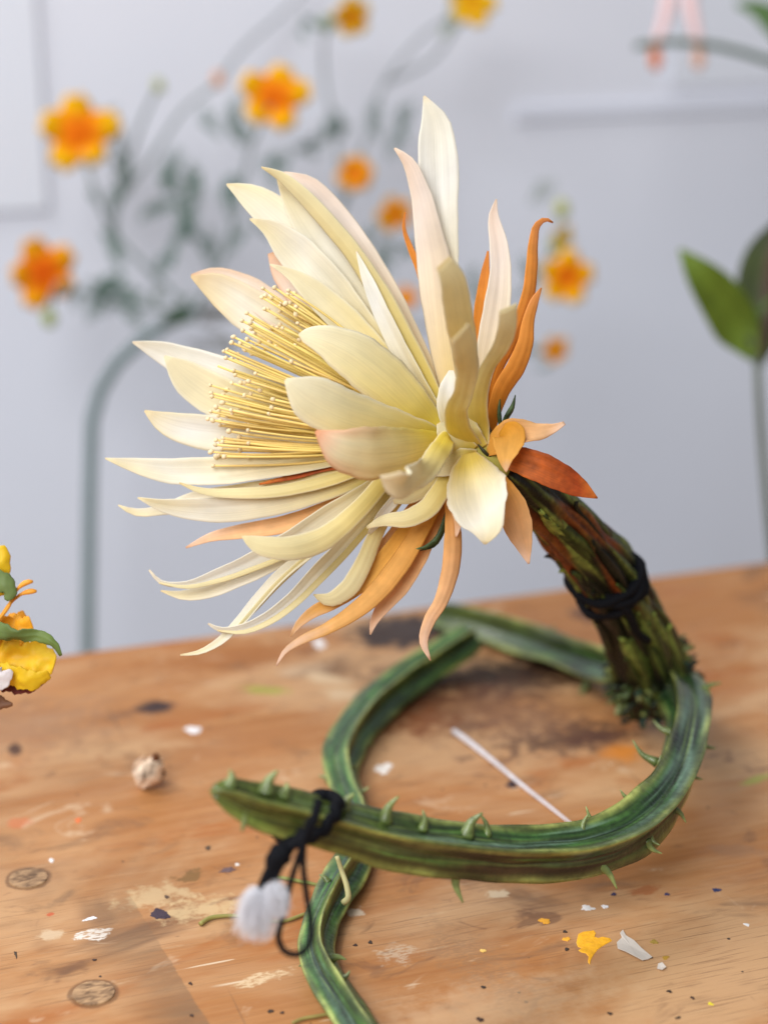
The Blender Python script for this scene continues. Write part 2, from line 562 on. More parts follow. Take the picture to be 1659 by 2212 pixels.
# rims of the two round wooden plugs
for (u, v) in ((62, 1898), (203, 2146)):
    x, y = tl(u, v)
    m = N.new('ShaderNodeMapping'); m.vector_type = 'TEXTURE'
    m.inputs['Location'].default_value = (x, y, 0); m.inputs['Scale'].default_value = (0.0079, 0.0079, 1)
    L.new(OBJ, m.inputs['Vector'])
    ln = N.new('ShaderNodeVectorMath'); ln.operation = 'LENGTH'; L.new(m.outputs[0], ln.inputs[0])
    d = mathn('ADD', ln.outputs['Value'], maprange(wob.outputs['Fac'], 0.3, 0.7, -0.08, 0.08, False))
    c = mixc(c, (0.10, 0.05, 0.025), maprange(d, 1.16, 1.0, 0, 0.6))
c = mixc((0.87, 0.80, 0.67), c, 1.0, 'MULTIPLY')
L.new(c, b.inputs['Base Color'])
b.inputs['Specular IOR Level'].default_value = 0.28
rr = maprange(mid, 0.3, 0.7, 0.42, 0.62)
L.new(rr, b.inputs['Roughness'])
bp = N.new('ShaderNodeBump'); bp.inputs['Strength'].default_value = 0.35; bp.inputs['Distance'].default_value = 0.0006
L.new(mathn('ADD', mathn('MULTIPLY', fine, 0.5), grain), bp.inputs['Height'])
L.new(bp.outputs['Normal'], b.inputs['Normal'])

# plug end grain
M_plug, nt2, b2, _ = new_mat('plug_wood')
t2 = nt2.nodes.new('ShaderNodeTexCoord')
mp = nt2.nodes.new('ShaderNodeMapping'); mp.inputs['Scale'].default_value = (160, 420, 100)
mp.inputs['Rotation'].default_value = (0, 0, 0.5)
n2 = nt2.nodes.new('ShaderNodeTexNoise'); n2.inputs['Scale'].default_value = 1.0; n2.inputs['Detail'].default_value = 5
n2.inputs['Distortion'].default_value = 1.0
r2 = nt2.nodes.new('ShaderNodeValToRGB')
r2.color_ramp.elements[0].position = 0.36; r2.color_ramp.elements[0].color = (0.12, 0.06, 0.025, 1)
r2.color_ramp.elements[1].position = 0.62; r2.color_ramp.elements[1].color = (0.50, 0.30, 0.15, 1)
nt2.links.new(t2.outputs['Object'], mp.inputs[0]); nt2.links.new(mp.outputs[0], n2.inputs['Vector'])
nt2.links.new(n2.outputs['Fac'], r2.inputs[0]); nt2.links.new(r2.outputs[0], b2.inputs['Base Color'])
b2.inputs['Roughness'].default_value = 0.6


# ------------------------------------------------------------------ setting
FLOOR_Z = -0.75
ROTZ = math.atan2(EX[1], EX[0])


def local_box(name, x0, x1, y0, y1, z0, z1, mat, parent, bev=0.0):
    """box in table axes; object origin at the table origin and turned with it"""
    vs = [(x, y, z) for z in (z0, z1) for y in (y0, y1) for x in (x0, x1)]
    fs = [(0, 2, 3, 1), (4, 5, 7, 6), (0, 1, 5, 4), (1, 3, 7, 5), (3, 2, 6, 7), (2, 0, 4, 6)]
    me = bpy.data.meshes.new(name)
    me.from_pydata(vs, [], fs)
    me.materials.append(mat)
    o = bpy.data.objects.new(name, me)
    COL.objects.link(o)
    if parent is None:
        o.location = TO; o.rotation_euler = (0, 0, ROTZ)
    else:
        o.parent = parent
    if bev:
        md = o.modifiers.new('bevel', 'BEVEL'); md.width = bev; md.segments = 3
    return o


table = bpy.data.objects.new('work_table', None)
COL.objects.link(table)
table.location = TO; table.rotation_euler = (0, 0, ROTZ)
tag(table, 'paint-stained wooden work table under the cactus flower sculpture', 'table')
local_box('tabletop', -0.85, 0.75, -1.05, 0.0, -0.028, 0.0, M_wood, table, 0.002)
for (x, y) in ((-0.78, -0.08), (0.68, -0.08), (-0.78, -0.97), (0.68, -0.97)):
    local_box('leg', x - 0.03, x + 0.03, y - 0.03, y + 0.03, FLOOR_Z, -0.0285, M_wood, table, 0.002)
for (u, v) in ((62, 1898), (203, 2146)):
    x, y = tl(u, v)
    vs, fs = [(x, y, 0.0005)], []
    k = 28
    for j in range(k):
        a = 2 * math.pi * j / k
        vs.append((x + 0.0070 * math.cos(a), y + 0.0070 * math.sin(a), 0.00045))
    for j in range(k):
        a = 2 * math.pi * j / k
        vs.append((x + 0.0074 * math.cos(a), y + 0.0074 * math.sin(a), -0.001))
    for j in range(k):
        n = (j + 1) % k
        fs.append((0, 1 + j, 1 + n)); fs.append((1 + j, 1 + k + j, 1 + k + n, 1 + n))
    me = bpy.data.meshes.new('wood_plug'); me.from_pydata(vs, [], fs); me.materials.append(M_plug)
    o = bpy.data.objects.new('wood_plug', me); COL.objects.link(o); o.parent = table


# dried paint spots standing a little proud of the board
M_paint = col_mat('dried_paint', 0.55, 0.35, 0.16, 260, 0.5, 700)


def blot(u, v, ru, rv, colr, rag=0.35, rot=0.0, seed=0, pts=None):
    rb = random.Random(seed * 7 + int(u))
    x0, y0 = tl(u, v)
    sx, sy = px_size(u, v)
    k = 44
    ring = []
    ph = [rb.uniform(0, 6.28) for _ in range(8)]
    for j in range(k):
        a = 2 * math.pi * j / k
        if pts is None:
            r = 1 + rag * (0.45 * math.sin(2 * a + ph[0]) + 0.4 * math.sin(3 * a + ph[1]) + 0.3 * math.sin(5 * a + ph[2]) + 0.22 * math.sin(8 * a + ph[3]) + 0.16 * math.sin(13 * a + ph[4]))
            r = max(0.25, r)
            px_, py_ = ru * sx * r * math.cos(a), rv * sy * r * math.sin(a)
            ring.append((x0 + px_ * math.cos(rot) - py_ * math.sin(rot), y0 + px_ * math.sin(rot) + py_ * math.cos(rot)))
    if pts is not None:
        ring = [tl(829.5 + q[0] * 0.5, 1617.5 + q[1] * 0.5) for q in pts]
        k = len(ring)
        x0 = sum(q[0] for q in ring) / k; y0 = sum(q[1] for q in ring) / k
    vs = [(x0, y0, 0.00030)]
    for f_, z in ((0.55, 0.00028), (0.93, 0.00022), (1.0, 0.00002)):
        vs += [(x0 + (x - x0) * f_, y0 + (y - y0) * f_, z) for x, y in ring]
    fs = [(0, 1 + j, 1 + (j + 1) % k) for j in range(k)]
    for l_ in range(2):
        for j in range(k):
            n_ = (j + 1) % k
            fs.append((1 + l_ * k + j, 1 + (l_ + 1) * k + j, 1 + (l_ + 1) * k + n_, 1 + l_ * k + n_))
    me = bpy.data.meshes.new('paint_spot'); me.from_pydata(vs, [], fs); me.materials.append(M_paint)
    ca = me.color_attributes.new('Col', 'FLOAT_COLOR', 'POINT')
    for q in ca.data: q.color = (*colr, 1)
    o = bpy.data.objects.new('paint_spot', me); COL.objects.link(o); o.parent = table
    return o


OR = (0.88, 0.42, 0.015)
blot(0, 0, 0, 0, OR, pts=[(830, 838), (838, 800), (860, 790), (905, 784), (914, 796), (902, 808), (925, 818), (945, 812), (975, 818), (984, 830), (962, 842), (940, 855),
                          (922, 868), (905, 890), (893, 912), (888, 934), (880, 922), (882, 898), (870, 884), (852, 880), (838, 872), (852, 862), (836, 856)])
for k_, a in enumerate([
    (346, 1975, 19, 11, (0.05, 0.03, 0.045), 0.30), (418, 1577, 15, 8, (0.86, 0.85, 0.86), 0.35), (690, 1390, 13, 9, (0.86, 0.83, 0.82), 0.3),
    (828, 1660, 20, 9, (0.84, 0.78, 0.72), 0.5), (112, 1859, 5, 4, (0.88, 0.86, 0.86), 0.2), (1105, 1695, 12, 7, (0.05, 0.025, 0.025), 0.4),
    (1176, 1990, 11, 6, (0.86, 0.40, 0.03), 0.35), (1223, 2029, 8, 4, (0.86, 0.40, 0.03), 0.3), (1043, 2054, 6, 3.5, (0.80, 0.52, 0.14), 0.3),
    (196, 1985, 14, 3.0, (0.90, 0.88, 0.90), 0.4), (170, 1772, 7, 4, (0.78, 0.18, 0.05), 0.5), (450, 1832, 6, 4, (0.08, 0.05, 0.03), 0.3),
    (492, 1880, 18, 4, (0.15, 0.09, 0.09), 0.5), (1325, 1932, 6, 3, (0.05, 0.04, 0.10), 0.3), (1440, 1932, 5, 3, (0.05, 0.04, 0.10), 0.3),
    (1547, 1923, 8, 4, (0.03, 0.04, 0.12), 0.4), (1268, 1962, 14, 5, (0.86, 0.82, 0.78), 0.5), (1306, 1959, 6, 4, (0.86, 0.84, 0.84), 0.4),
    (1220, 2013, 4, 3, (0.05, 0.03, 0.02), 0.3), (1224, 2051, 5, 3, (0.05, 0.03, 0.02), 0.3), (1044, 2133, 5, 3, (0.05, 0.03, 0.02), 0.3), (1037, 2203, 7, 5, (0.06, 0.03, 0.02), 0.4),
    (1445, 2142, 5, 3, (0.05, 0.03, 0.02), 0.4), (1317, 2190, 5, 3, (0.05, 0.03, 0.02), 0.4), (1495, 2156, 4, 3, (0.06, 0.03, 0.02), 0.4), (1464, 2199, 6, 2.5, (0.08, 0.05, 0.03), 0.5),
    (768, 2042, 4, 3, (0.06, 0.03, 0.02), 0.4), (800, 2036, 5, 3, (0.05, 0.03, 0.02), 0.4), (585, 2185, 6, 4, (0.05, 0.03, 0.02), 0.4), (415, 2194, 4, 3, (0.06, 0.03, 0.02), 0.4),
    (610, 2188, 4, 3, (0.06, 0.03, 0.02), 0.4), (35, 2062, 3, 6, (0.08, 0.05, 0.03), 0.5), (205, 2074, 5, 2, (0.06, 0.03, 0.02), 0.3), (513, 1868, 4, 3, (0.85, 0.80, 0.74), 0.3),
    (361, 1938, 5, 3, (0.10, 0.06, 0.04), 0.4), (412, 2125, 4, 3, (0.06, 0.03, 0.02), 0.4), (1412, 2035, 9, 3.5, (0.34, 0.22, 0.04), 0.5), (1437, 2069, 7, 3.5, (0.42, 0.24, 0.03), 0.5),
    (1612, 1998, 5, 3, (0.86, 0.84, 0.82), 0.4), (1534, 2169, 5, 3, (0.80, 0.66, 0.04), 0.4)]):
    blot(*a, seed=k_)

WALL_Y = 0.62


def wallpt(u, v, off=0.0):
    """point of the wall (pulled off the wall by off metres) seen at u, v, in table axes"""
    d = FWD + RIGHT * (u - 829.5) / F + UP * (1106 - v) / F
    t = (WALL_Y - off - np.dot(CAMP - TO, EY)) / np.dot(d, EY)
    p = CAMP + d * t - TO
    return float(np.dot(p, EX)), float(np.dot(p, EY)), float(p[2])


wall = local_box('wall', -3.0, 3.0, WALL_Y, WALL_Y + 0.1, FLOOR_Z, 2.2, M_wall, None)
tag(wall, kind='structure')
floor = local_box('floor', -3.0, 3.0, -2.5, WALL_Y - 0.001, FLOOR_Z - 0.05, FLOOR_Z, M_floor, None)
tag(floor, kind='structure')
M_board, _, bb_, _ = new_mat('white_board')
bb_.inputs['Base Color'].default_value = (0.81, 0.84, 0.93, 1); bb_.inputs['Roughness'].default_value = 0.7
# boards on the wall
xr, _, _ = wallpt(97, 300); _, _, zb = wallpt(60, 455)
o = local_box('wall_board', xr - 0.5, xr, WALL_Y - 0.005, WALL_Y - 0.0005, zb, zb + 0.6, M_board, None, 0.002)
tag(o, 'pale board on the wall at the left, above the orange flowers', 'board')
M_shadow_band, _, br_, _ = new_mat('shadow_band_paint')
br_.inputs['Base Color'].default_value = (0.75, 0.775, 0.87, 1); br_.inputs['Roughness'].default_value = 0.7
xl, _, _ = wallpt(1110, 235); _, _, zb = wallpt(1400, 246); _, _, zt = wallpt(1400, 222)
o = local_box('wall_shadow_band', xl, xl + 0.9, WALL_Y - 0.004, WALL_Y - 0.0005, zb, zt, M_shadow_band, None)  # strip coloured darker than the wall to stand for a shadow band
tag(o, 'narrow grey painted shadow band along the wall below the pink hanging blossoms', 'shadow band')
xl, _, zb = wallpt(1440, 190)
xr2, _, _ = wallpt(1655, 190)
o = local_box('paper_sheet', xl, xr2 + 0.08, WALL_Y - 0.003, WALL_Y - 0.001, zb, zb + 0.3, M_board, None)
tag(o, 'white sheet of paper pinned up behind the pink hanging blossoms', 'paper')

# ------------------------------------------------------------------ the cactus flower
base_pt = on_plane(1405, 1500)
cactus = empty('cactus_flower', base_pt)
tag(cactus, 'large cream cactus flower with yellow stamens on a thorny curved green branch', 'flower sculpture')

A3, B3 = P(925, 948, 0), P(1078, 1008, 0)

# receptacle
ax = catmull([P(890, 935), P(930, 949), P(975, 965), P(1025, 984), P(1065, 1000), P(1092, 1014, 5)], 24)
rad = np.interp(np.linspace(0, 1, 24), [0, 0.15, 0.4, 0.65, 0.85, 1], [6, 20, 34, 42, 40, 44]) * D0 / F
v_, f_ = tube_geo(ax, rad, 20)
t_ = np.repeat(np.linspace(0, 1, 24), 20)
cc = np.outer(1 - t_, (0.72, 0.60, 0.16)) + np.outer(t_, (0.42, 0.40, 0.08))
cc = np.vstack([cc, cc[0], cc[-1]])
head = mesh_obj('flower_head', v_, f_, M_petal, cactus, cc, origin=A3)

SCHEME = {  # (inner tip, inner mid, inner base), (outer tip, outer mid, outer base)
    'cream': (((0.86, 0.77, 0.50), (0.885, 0.85, 0.745), (0.78, 0.60, 0.13)),
              ((0.84, 0.74, 0.44), (0.83, 0.73, 0.42), (0.73, 0.55, 0.09))),
    'white': (((0.87, 0.83, 0.70), (0.895, 0.88, 0.835), (0.80, 0.66, 0.24)),
              ((0.86, 0.80, 0.62), (0.86, 0.81, 0.62), (0.76, 0.62, 0.18))),
    'yellow': (((0.83, 0.75, 0.48), (0.82, 0.72, 0.42), (0.75, 0.58, 0.12)),
               ((0.82, 0.74, 0.46), (0.80, 0.70, 0.40), (0.72, 0.55, 0.10))),
    'front': (((0.86, 0.78, 0.54), (0.86, 0.78, 0.54), (0.77, 0.60, 0.12)),
              ((0.84, 0.78, 0.58), (0.85, 0.77, 0.50), (0.76, 0.60, 0.08))),
    'pink': (((0.88, 0.71, 0.58), (0.89, 0.79, 0.70), (0.80, 0.63, 0.28)),
             ((0.87, 0.70, 0.56), (0.89, 0.78, 0.69), (0.80, 0.61, 0.25))),
    'peach': (((0.89, 0.63, 0.46), (0.88, 0.54, 0.28), (0.76, 0.36, 0.06)),
              ((0.89, 0.64, 0.48), (0.87, 0.52, 0.27), (0.72, 0.32, 0.04))),
    'amber': (((0.87, 0.58, 0.36), (0.83, 0.45, 0.11), (0.70, 0.31, 0.03)),
              ((0.88, 0.62, 0.46), (0.83, 0.46, 0.15), (0.66, 0.28, 0.03))),
    'orange': (((0.74, 0.27, 0.06), (0.78, 0.29, 0.04), (0.70, 0.24, 0.02)),
               ((0.76, 0.33, 0.12), (0.78, 0.31, 0.06), (0.66, 0.23, 0.02))),
    'rust': (((0.60, 0.17, 0.025), (0.31, 0.048, 0.008), (0.55, 0.14, 0.02)),
             ((0.60, 0.17, 0.025), (0.31, 0.048, 0.008), (0.55, 0.14, 0.02))),
}


def petal(spine, widths, face='in', roll=0.0, cup=25.0, scheme='cream', attach=0.4, wave=0.0, tipround=0.0,
          rim=None, curl=0.0, name='petal', thick=0.00042, n=34, m=13, parent=None, closed_base=True, rollbase=None):
    """one foam petal. spine: tip first, (u, v, depth offset); widths across it; face: the side turned to the viewer"""
    sp = [(u, v, d) for (u, v, d) in spine]
    wd = list(widths)
    if closed_base:
        s = 1 if sp[-1][2] >= 0 else -1
        bu = 925 + (1078 - 925) * attach; bv = 948 + (1008 - 948) * attach
        lu, lv, ld = sp[-1]
        vec = np.array([lu - bu, lv - bv]); ln_ = np.linalg.norm(vec) + 1e-6
        off = vec / ln_ * 22
        bd = np.clip(sp[len(sp) // 2][2] * 0.3, -30, 30)
        if ln_ > 35:
            sp.append((bu + off[0], bv + off[1], bd)); wd.append(20)
    pts = np.array([list(P(*q)) + [w_ * D0 / F] for q, w_ in zip(sp, wd)])
    R = catmull(pts, n)
    Cn = R[:, :3]
    W = np.maximum(R[:, 3], 0.0002)
    T = norm(np.gradient(Cn, axis=0))
    view = norm(CAMP - Cn)
    Nn = norm(view - T * (view * T).sum(1)[:, None])
    tt = np.linspace(0, 1, n)
    if rollbase is None: rollbase = roll
    rl = np.radians(roll + (rollbase - roll) * tt)
    S0 = np.cross(T, Nn)
    S = S0 * np.cos(rl)[:, None] + Nn * np.sin(rl)[:, None]
    Nr = Nn * np.cos(rl)[:, None] - S0 * np.sin(rl)[:, None]
    W = W / np.maximum(0.35, np.abs(np.cos(rl)))
    if tipround:
        W = W * np.clip(np.sqrt(np.clip(tt / tipround, 0, 1) * (2 - np.clip(tt / tipround, 0, 1))), 0.12, 1)
    sgn = 1.0 if face == 'in' else -1.0
    th = np.radians(max(cup * 0.72, 2.0))
    j1, j2 = rng.uniform(0, 6.28, 2)
    ss = np.linspace(-1, 1, m)
    ph = rng.uniform(0, 6.28)
    sd = rng.uniform(0, 50)
    prof = np.sin(np.pi * np.clip(tt, 0, 1) ** 0.8)
    V = np.zeros((n, m, 3)); NN = np.zeros((n, m, 3))
    for i in range(n):
        cf = 0.55 + 0.45 * (1 - abs(2 * tt[i] - 1))
        a = th * cf
        Rr = W[i] / 2 / math.sin(a)
        phi = ss * a
        jag = 1 + 0.018 * math.sin(tt[i] * 31 + j1) + 0.014 * math.sin(tt[i] * 67 + j2)
        lat = Rr * np.sin(phi) * np.where(ss > 0, jag, 2 - jag)
        h = Rr * (1 - np.cos(phi)) * sgn + 0.055 * W[i] * np.abs(ss) * sgn * prof[i]
        h = h + 0.012 * W[i] * np.sin(ss * 9 + j1 + tt[i] * 3) * prof[i]
        wv = wave * W[i] * prof[i] * np.sin(tt[i] * 11 + ph + ss * 0.8) * ss * np.abs(ss)
        wv = wv + W[i] * 0.05 * np.sin(tt[i] * 5 + ph * 2) * ss
        if curl:
            wv = wv + curl * W[i] * np.clip(1 - tt[i] / 0.35, 0, 1) ** 2 * (1 - 0.3 * ss * ss) * sgn
        V[i] = Cn[i] + S[i] * lat[:, None] + Nr[i] * (h + wv)[:, None]
    # normals of the surface
    dT = np.gradient(V, axis=0); dS = np.gradient(V, axis=1)
    NN = norm(np.cross(dT, dS))
    flip = np.sign((NN * Nr[:, None, :]).sum(2).mean()) or 1
    NN *= flip * sgn                       # now points to the inner side
    edge = np.sqrt(np.clip(1 - np.abs(ss) ** 6, 0.25, 1))[None, :, None] * np.ones((n, 1, 1))
    edge[0] *= 0.5
    top = V + NN * thick / 2 * edge
    bot = V - NN * thick / 2 * edge
    verts = np.vstack([top.reshape(-1, 3), bot.reshape(-1, 3)])
    K = n * m
    faces = []
    for i in range(n - 1):
        for j in range(m - 1):
            q = (i * m + j, i * m + j + 1, (i + 1) * m + j + 1, (i + 1) * m + j)
            faces.append(q); faces.append(tuple(x + K for x in reversed(q)))
    for i in range(n - 1):
        for j in (0, m - 1):
            a_, b_ = i * m + j, (i + 1) * m + j
            faces.append((a_, b_, b_ + K, a_ + K) if j == 0 else (b_, a_, a_ + K, b_ + K))
    for j in range(m - 1):
        faces.append((j, j + K, j + 1 + K, j + 1))
        e_ = (n - 1) * m + j
        faces.append((e_ + 1, e_ + 1 + K, e_ + K, e_))
    si, so = SCHEME[scheme]
    tm = np.repeat(tt, m)
    s_ = np.tile(ss, n)
    def ramp(cs):
        k = [0.0, 0.22, 0.58, 0.85]
        arr = np.array([cs[0], cs[1], np.array(cs[1]) * 0.5 + np.array(cs[2]) * 0.5, cs[2]])
        x = np.clip(tm + 0.05 * np.sin(s_ * 2 + ph), 0, 1)
        return np.stack([np.interp(x, k, arr[:, q]) for q in range(3)], 1)
    ci, co = ramp(si), ramp(so)
    jit = 1 + rng.uniform(-0.03, 0.03)
    vn = np.array([nz(p, 55, sd) for p in V.reshape(-1, 3)])[:, None]
    ci = ci * jit * (1 + 0.05 * vn); co = co * jit * (1 + 0.05 * vn)
    if rim is not None:
        fr = np.clip((np.abs(s_) - 0.35) / 0.65, 0, 1) ** 1.2 * np.clip(1 - tm / 0.55, 0, 1)
        fr = np.maximum(fr, np.clip(1 - tm / 0.16, 0, 1) * 0.9) * (0.85 + 0.5 * vn[:, 0])
        fr = np.clip(fr, 0, 1)[:, None]
        ci = ci * (1 - fr) + np.array(rim) * fr; co = co * (1 - fr) + np.array(rim) * fr
    if scheme in ('cream', 'white', 'yellow', 'front', 'pink'):
        lr = (np.clip((np.abs(s_) - 0.8) / 0.2, 0, 1) * 0.55 * (rim is None))[:, None]
        ci = ci * (1 - lr) + np.array([0.91, 0.87, 0.75]) * lr; co = co * (1 - lr) + np.array([0.91, 0.87, 0.75]) * lr
    bt = rng.uniform(0.15, 0.7)
    bf = (np.clip(1 - tm / rng.uniform(0.02, 0.05), 0, 1) * bt)[:, None]
    ci = ci * (1 - bf) + ci * np.array([0.80, 0.62, 0.40]) * bf; co = co * (1 - bf) + co * np.array([0.80, 0.62, 0.40]) * bf
    mat = M_rust if scheme == 'rust' else M_opetal if scheme in ('orange', 'rust', 'amber', 'peach') else M_petal
    o = mesh_obj(name, verts, faces, mat, parent or head, np.vstack([ci, co]), origin=Cn[-1])
    uvl = o.data.uv_layers.new(name='UVMap')
    uvv = np.stack([np.tile(s_, 2) * 0.5 + 0.5 + sd, np.tile(tm, 2) + sd], 1)
    li = np.zeros(len(o.data.loops), np.int32); o.data.loops.foreach_get('vertex_index', li)
    uvl.data.foreach_set('uv', uvv[li].astype(np.float32).ravel())
    return o


# --- upright petals
petal([(916, 207, 40), (938, 262, 40), (944, 340, 38), (948, 430, 34), (955, 520, 30), (965, 640, 24), (985, 780, 15), (1000, 880, 8)],
      [4, 60, 85, 80, 66, 52, 40, 28], 'in', 12, 20, 'white', 0.55, 0.03)
petal([(852, 320, -10), (878, 345, -8), (905, 410, -4), (922, 490, 0), (935, 570, 2), (944, 660, 2), (955, 760, 0), (975, 870, 0)],
      [4, 24, 42, 58, 72, 68, 52, 36], 'out', -14, 28, 'pink', 0.5, 0.02)
petal([(957, 566, -450), (975, 600, -420), (990, 670, -340), (1003, 750, -230), (1012, 830, -120), (1020, 920, -40)],
      [34, 50, 58, 54, 48, 36], 'out', 22, 12, 'yellow', 0.7, 0.04, rollbase=-10)
petal([(994, 716, -520), (1002, 742, -480), (1010, 790, -390), (1000, 850, -270), (984, 900, -150), (1000, 945, -70), (1030, 972, -25)],
      [40, 50, 46, 40, 48, 50, 30], 'out', 30, 12, 'yellow', 0.75, 0.14, rollbase=-30)
petal([(1097, 663, -400), (1097, 700, -370), (1082, 748, -300), (1052, 795, -210), (1034, 840, -140), (1030, 890, -80), (1040, 950, -32)],
      [36, 36, 34, 30, 40, 46, 34], 'out', 34, 12, 'yellow', 0.8, 0.10, rollbase=-25)
petal([(975, 800, -100), (972, 830, -100), (965, 865, -90), (972, 910, -66), (1000, 955, -40)],
      [10, 34, 40, 38, 30], 'in', -30, 30, 'white', 0.6, 0.08, rollbase=20)
petal([(1072, 430, 0), (1066, 462, -2), (1076, 520, -6), (1081, 590, -8), (1072, 670, -10), (1056, 750, -12), (1040, 830, -12), (1036, 930, -10)],
      [3, 20, 38, 46, 58, 52, 36, 28], 'in', 0, 22, 'pink', 0.72, 0.04)
petal([(1054, 542, 40), (1047, 600, 38), (1042, 660, 34), (1036, 730, 28), (1034, 820, 20), (1036, 920, 10)],
      [4, 22, 34, 36, 32, 26], 'in', 0, 20, 'orange', 0.8)
petal([(1194, 481, 0), (1178, 474, -6), (1162, 485, -8), (1153, 520, -8), (1150, 570, -10), (1145, 625, -10), (1128, 685, -12), (1102, 742, -14), (1076, 795, -14), (1060, 860, -10), (1052, 930, -6)],
      [3, 9, 14, 20, 26, 29, 33, 31, 26, 20, 16], 'out', 30, 26, 'orange', 0.85, n=44)
petal([(1169, 622, -20), (1157, 645, -24), (1143, 690, -26), (1136, 740, -28), (1118, 790, -28), (1088, 838, -24), (1070, 885, -18), (1062, 940, -10)],
      [3, 16, 24, 32, 39, 38, 30, 18], 'out', 25, 26, 'orange', 0.9, 0.03)
petal([(876, 458, 70), (872, 488, 72), (884, 530, 74), (905, 580, 70), (930, 680, 60), (950, 790, 40), (985, 900, 18)],
      [3, 7, 12, 17, 22, 24, 20], 'in', 20, 20, 'orange', 0.75)
# --- upper left petals
petal([(490, 398, 80), (535, 420, 82), (595, 466, 84), (665, 535, 80), (740, 625, 70), (820, 730, 50), (900, 850, 25)],
      [4, 52, 84, 90, 80, 62, 38], 'in', 10, 26, 'cream', 0.35, 0.02)
petal([(540, 473, 45), (580, 490, 48), (628, 533, 50), (685, 592, 48), (745, 660, 42), (810, 740, 30), (880, 840, 15)],
      [4, 36, 76, 88, 78, 60, 36], 'in', -8, 30, 'cream', 0.3, 0.02)
petal([(583, 571, 15), (622, 588, 18), (672, 626, 20), (735, 684, 18), (805, 755, 12), (880, 850, 5)],
      [3, 22, 52, 66, 60, 38], 'in', 6, 30, 'front', 0.25, 0.02)
petal([(565, 361, 20), (602, 378, 18), (655, 424, 14), (712, 486, 10), (765, 552, 6), (818, 635, 2), (872, 735, 0), (935, 850, 0)],
      [3, 20, 32, 36, 38, 44, 46, 34], 'out', -20, 30, 'yellow', 0.4, 0.02)
petal([(600, 388, 70), (632, 430, 72), (682, 500, 70), (735, 575, 62), (795, 660, 50), (860, 755, 32), (925, 850, 15)],
      [4, 50, 78, 86, 80, 64, 40], 'in', 8, 34, 'cream', 0.4, 0.02)
petal([(614, 372, 95), (660, 392, 95), (718, 450, 92), (772, 525, 84), (825, 610, 70), (880, 715, 48), (940, 840, 20)],
      [4, 30, 46, 50, 48, 44, 34], 'in', 25, 26, 'pink', 0.5, 0.02)
petal([(770, 543, 0), (795, 605, -4), (832, 690, -6), (872, 770, -6), (925, 860, -4)],
      [3, 24, 36, 40, 32], 'in', -20, 30, 'white', 0.45)
petal([(588, 545, 120), (606, 588, 120), (645, 645, 114), (715, 725, 95), (800, 800, 60), (900, 900, 25)],
      [20, 40, 46, 46, 40, 28], 'out', 0, 20, 'pink', 0.4, rim=(0.86, 0.52, 0.32))
# --- far left petals (behind the stamens)
petal([(413, 597, 110), (450, 612, 114), (512, 650, 114), (580, 698, 108), (650, 745, 94), (740, 805, 66), (840, 880, 30)],
      [4, 50, 88, 98, 90, 70, 40], 'in', 0, 28, 'cream', 0.1, 0.02, rim=(0.84, 0.68, 0.42))
petal([(413, 594, 125), (455, 596, 130), (525, 622, 130), (600, 675, 120), (700, 760, 85), (840, 870, 40)],
      [3, 36, 60, 70, 60, 40], 'in', 15, 20, 'pink', 0.1, rim=(0.82, 0.56, 0.34))
petal([(287, 739, 120), (338, 756, 124), (405, 783, 124), (485, 815, 116), (570, 840, 102), (700, 880, 66), (840, 920, 25)],
      [4, 42, 72, 88, 80, 62, 38], 'in', -8, 26, 'white', 0.05, 0.02)
petal([(356, 769, 92), (390, 802, 94), (445, 845, 94), (520, 880, 88), (610, 902, 74), (720, 920, 50), (840, 938, 20)],
      [5, 60, 88, 88, 78, 60, 36], 'in', 12, 28, 'front', 0.05, 0.02)
petal([(313, 887, 70), (348, 908, 72), (410, 928, 72), (485, 936, 68), (590, 938, 56), (710, 942, 38), (840, 948, 15)],
      [4, 42, 70, 80, 74, 58, 36], 'in', -6, 28, 'white', 0.05, 0.02, rim=(0.84, 0.72, 0.42))
petal([(228, 990, 40), (285, 1004, 44), (360, 1017, 46), (450, 1019, 46), (560, 1010, 40), (700, 990, 26), (840, 965, 10)],
      [3, 30, 54, 62, 56, 44, 30], 'in', 10, 26, 'cream', 0.05, 0.02)
petal([(388, 1043, -15), (428, 1058, -16), (520, 1064, -18), (620, 1056, -18), (720, 1032, -14), (800, 1003, -10), (880, 975, -5)],
      [3, 12, 22, 26, 28, 28, 24], 'out', 30, 30, 'cream', 0.2)
petal([(298, 1075, 0), (345, 1090, 4), (410, 1099, 6), (490, 1099, 6), (590, 1085, 4), (690, 1060, 2), (790, 1024, 0), (870, 990, 0)],
      [3, 26, 46, 56, 54, 48, 40, 28], 'in', -10, 26, 'cream', 0.15, 0.02)
petal([(256, 1091, 70), (290, 1106, 74), (345, 1103, 76), (410, 1085, 74), (500, 1070, 64), (640, 1045, 44), (800, 1000, 18)],
      [3, 16, 22, 40, 44, 38, 28], 'in', 10, 24, 'cream', 0.2)
petal([(700, 1010, 30), (640, 1028, 34), (560, 1046, 36), (700, 1000, 20)][:3][::-1] + [(780, 1000, 22), (860, 980, 10)],
      [4, 14, 20, 20, 18], 'in', 20, 20, 'rust', 0.3)
petal([(402, 1183, 40), (448, 1163, 42), (520, 1148, 42), (600, 1136, 38), (680, 1110, 30), (760, 1076, 22), (850, 1030, 12)],
      [4, 18, 32, 38, 36, 30, 24], 'in', 0, 18, 'peach', 0.5)
petal([(522, 1158, -200), (558, 1176, -200), (618, 1183, -185), (680, 1170, -155), (732, 1138, -120), (785, 1088, -85), (832, 1035, -50), (875, 995, -25)],
      [10, 38, 50, 52, 44, 38, 34, 28], 'out', 14, 34, 'yellow', 0.3, 0.03, tipround=0.05)
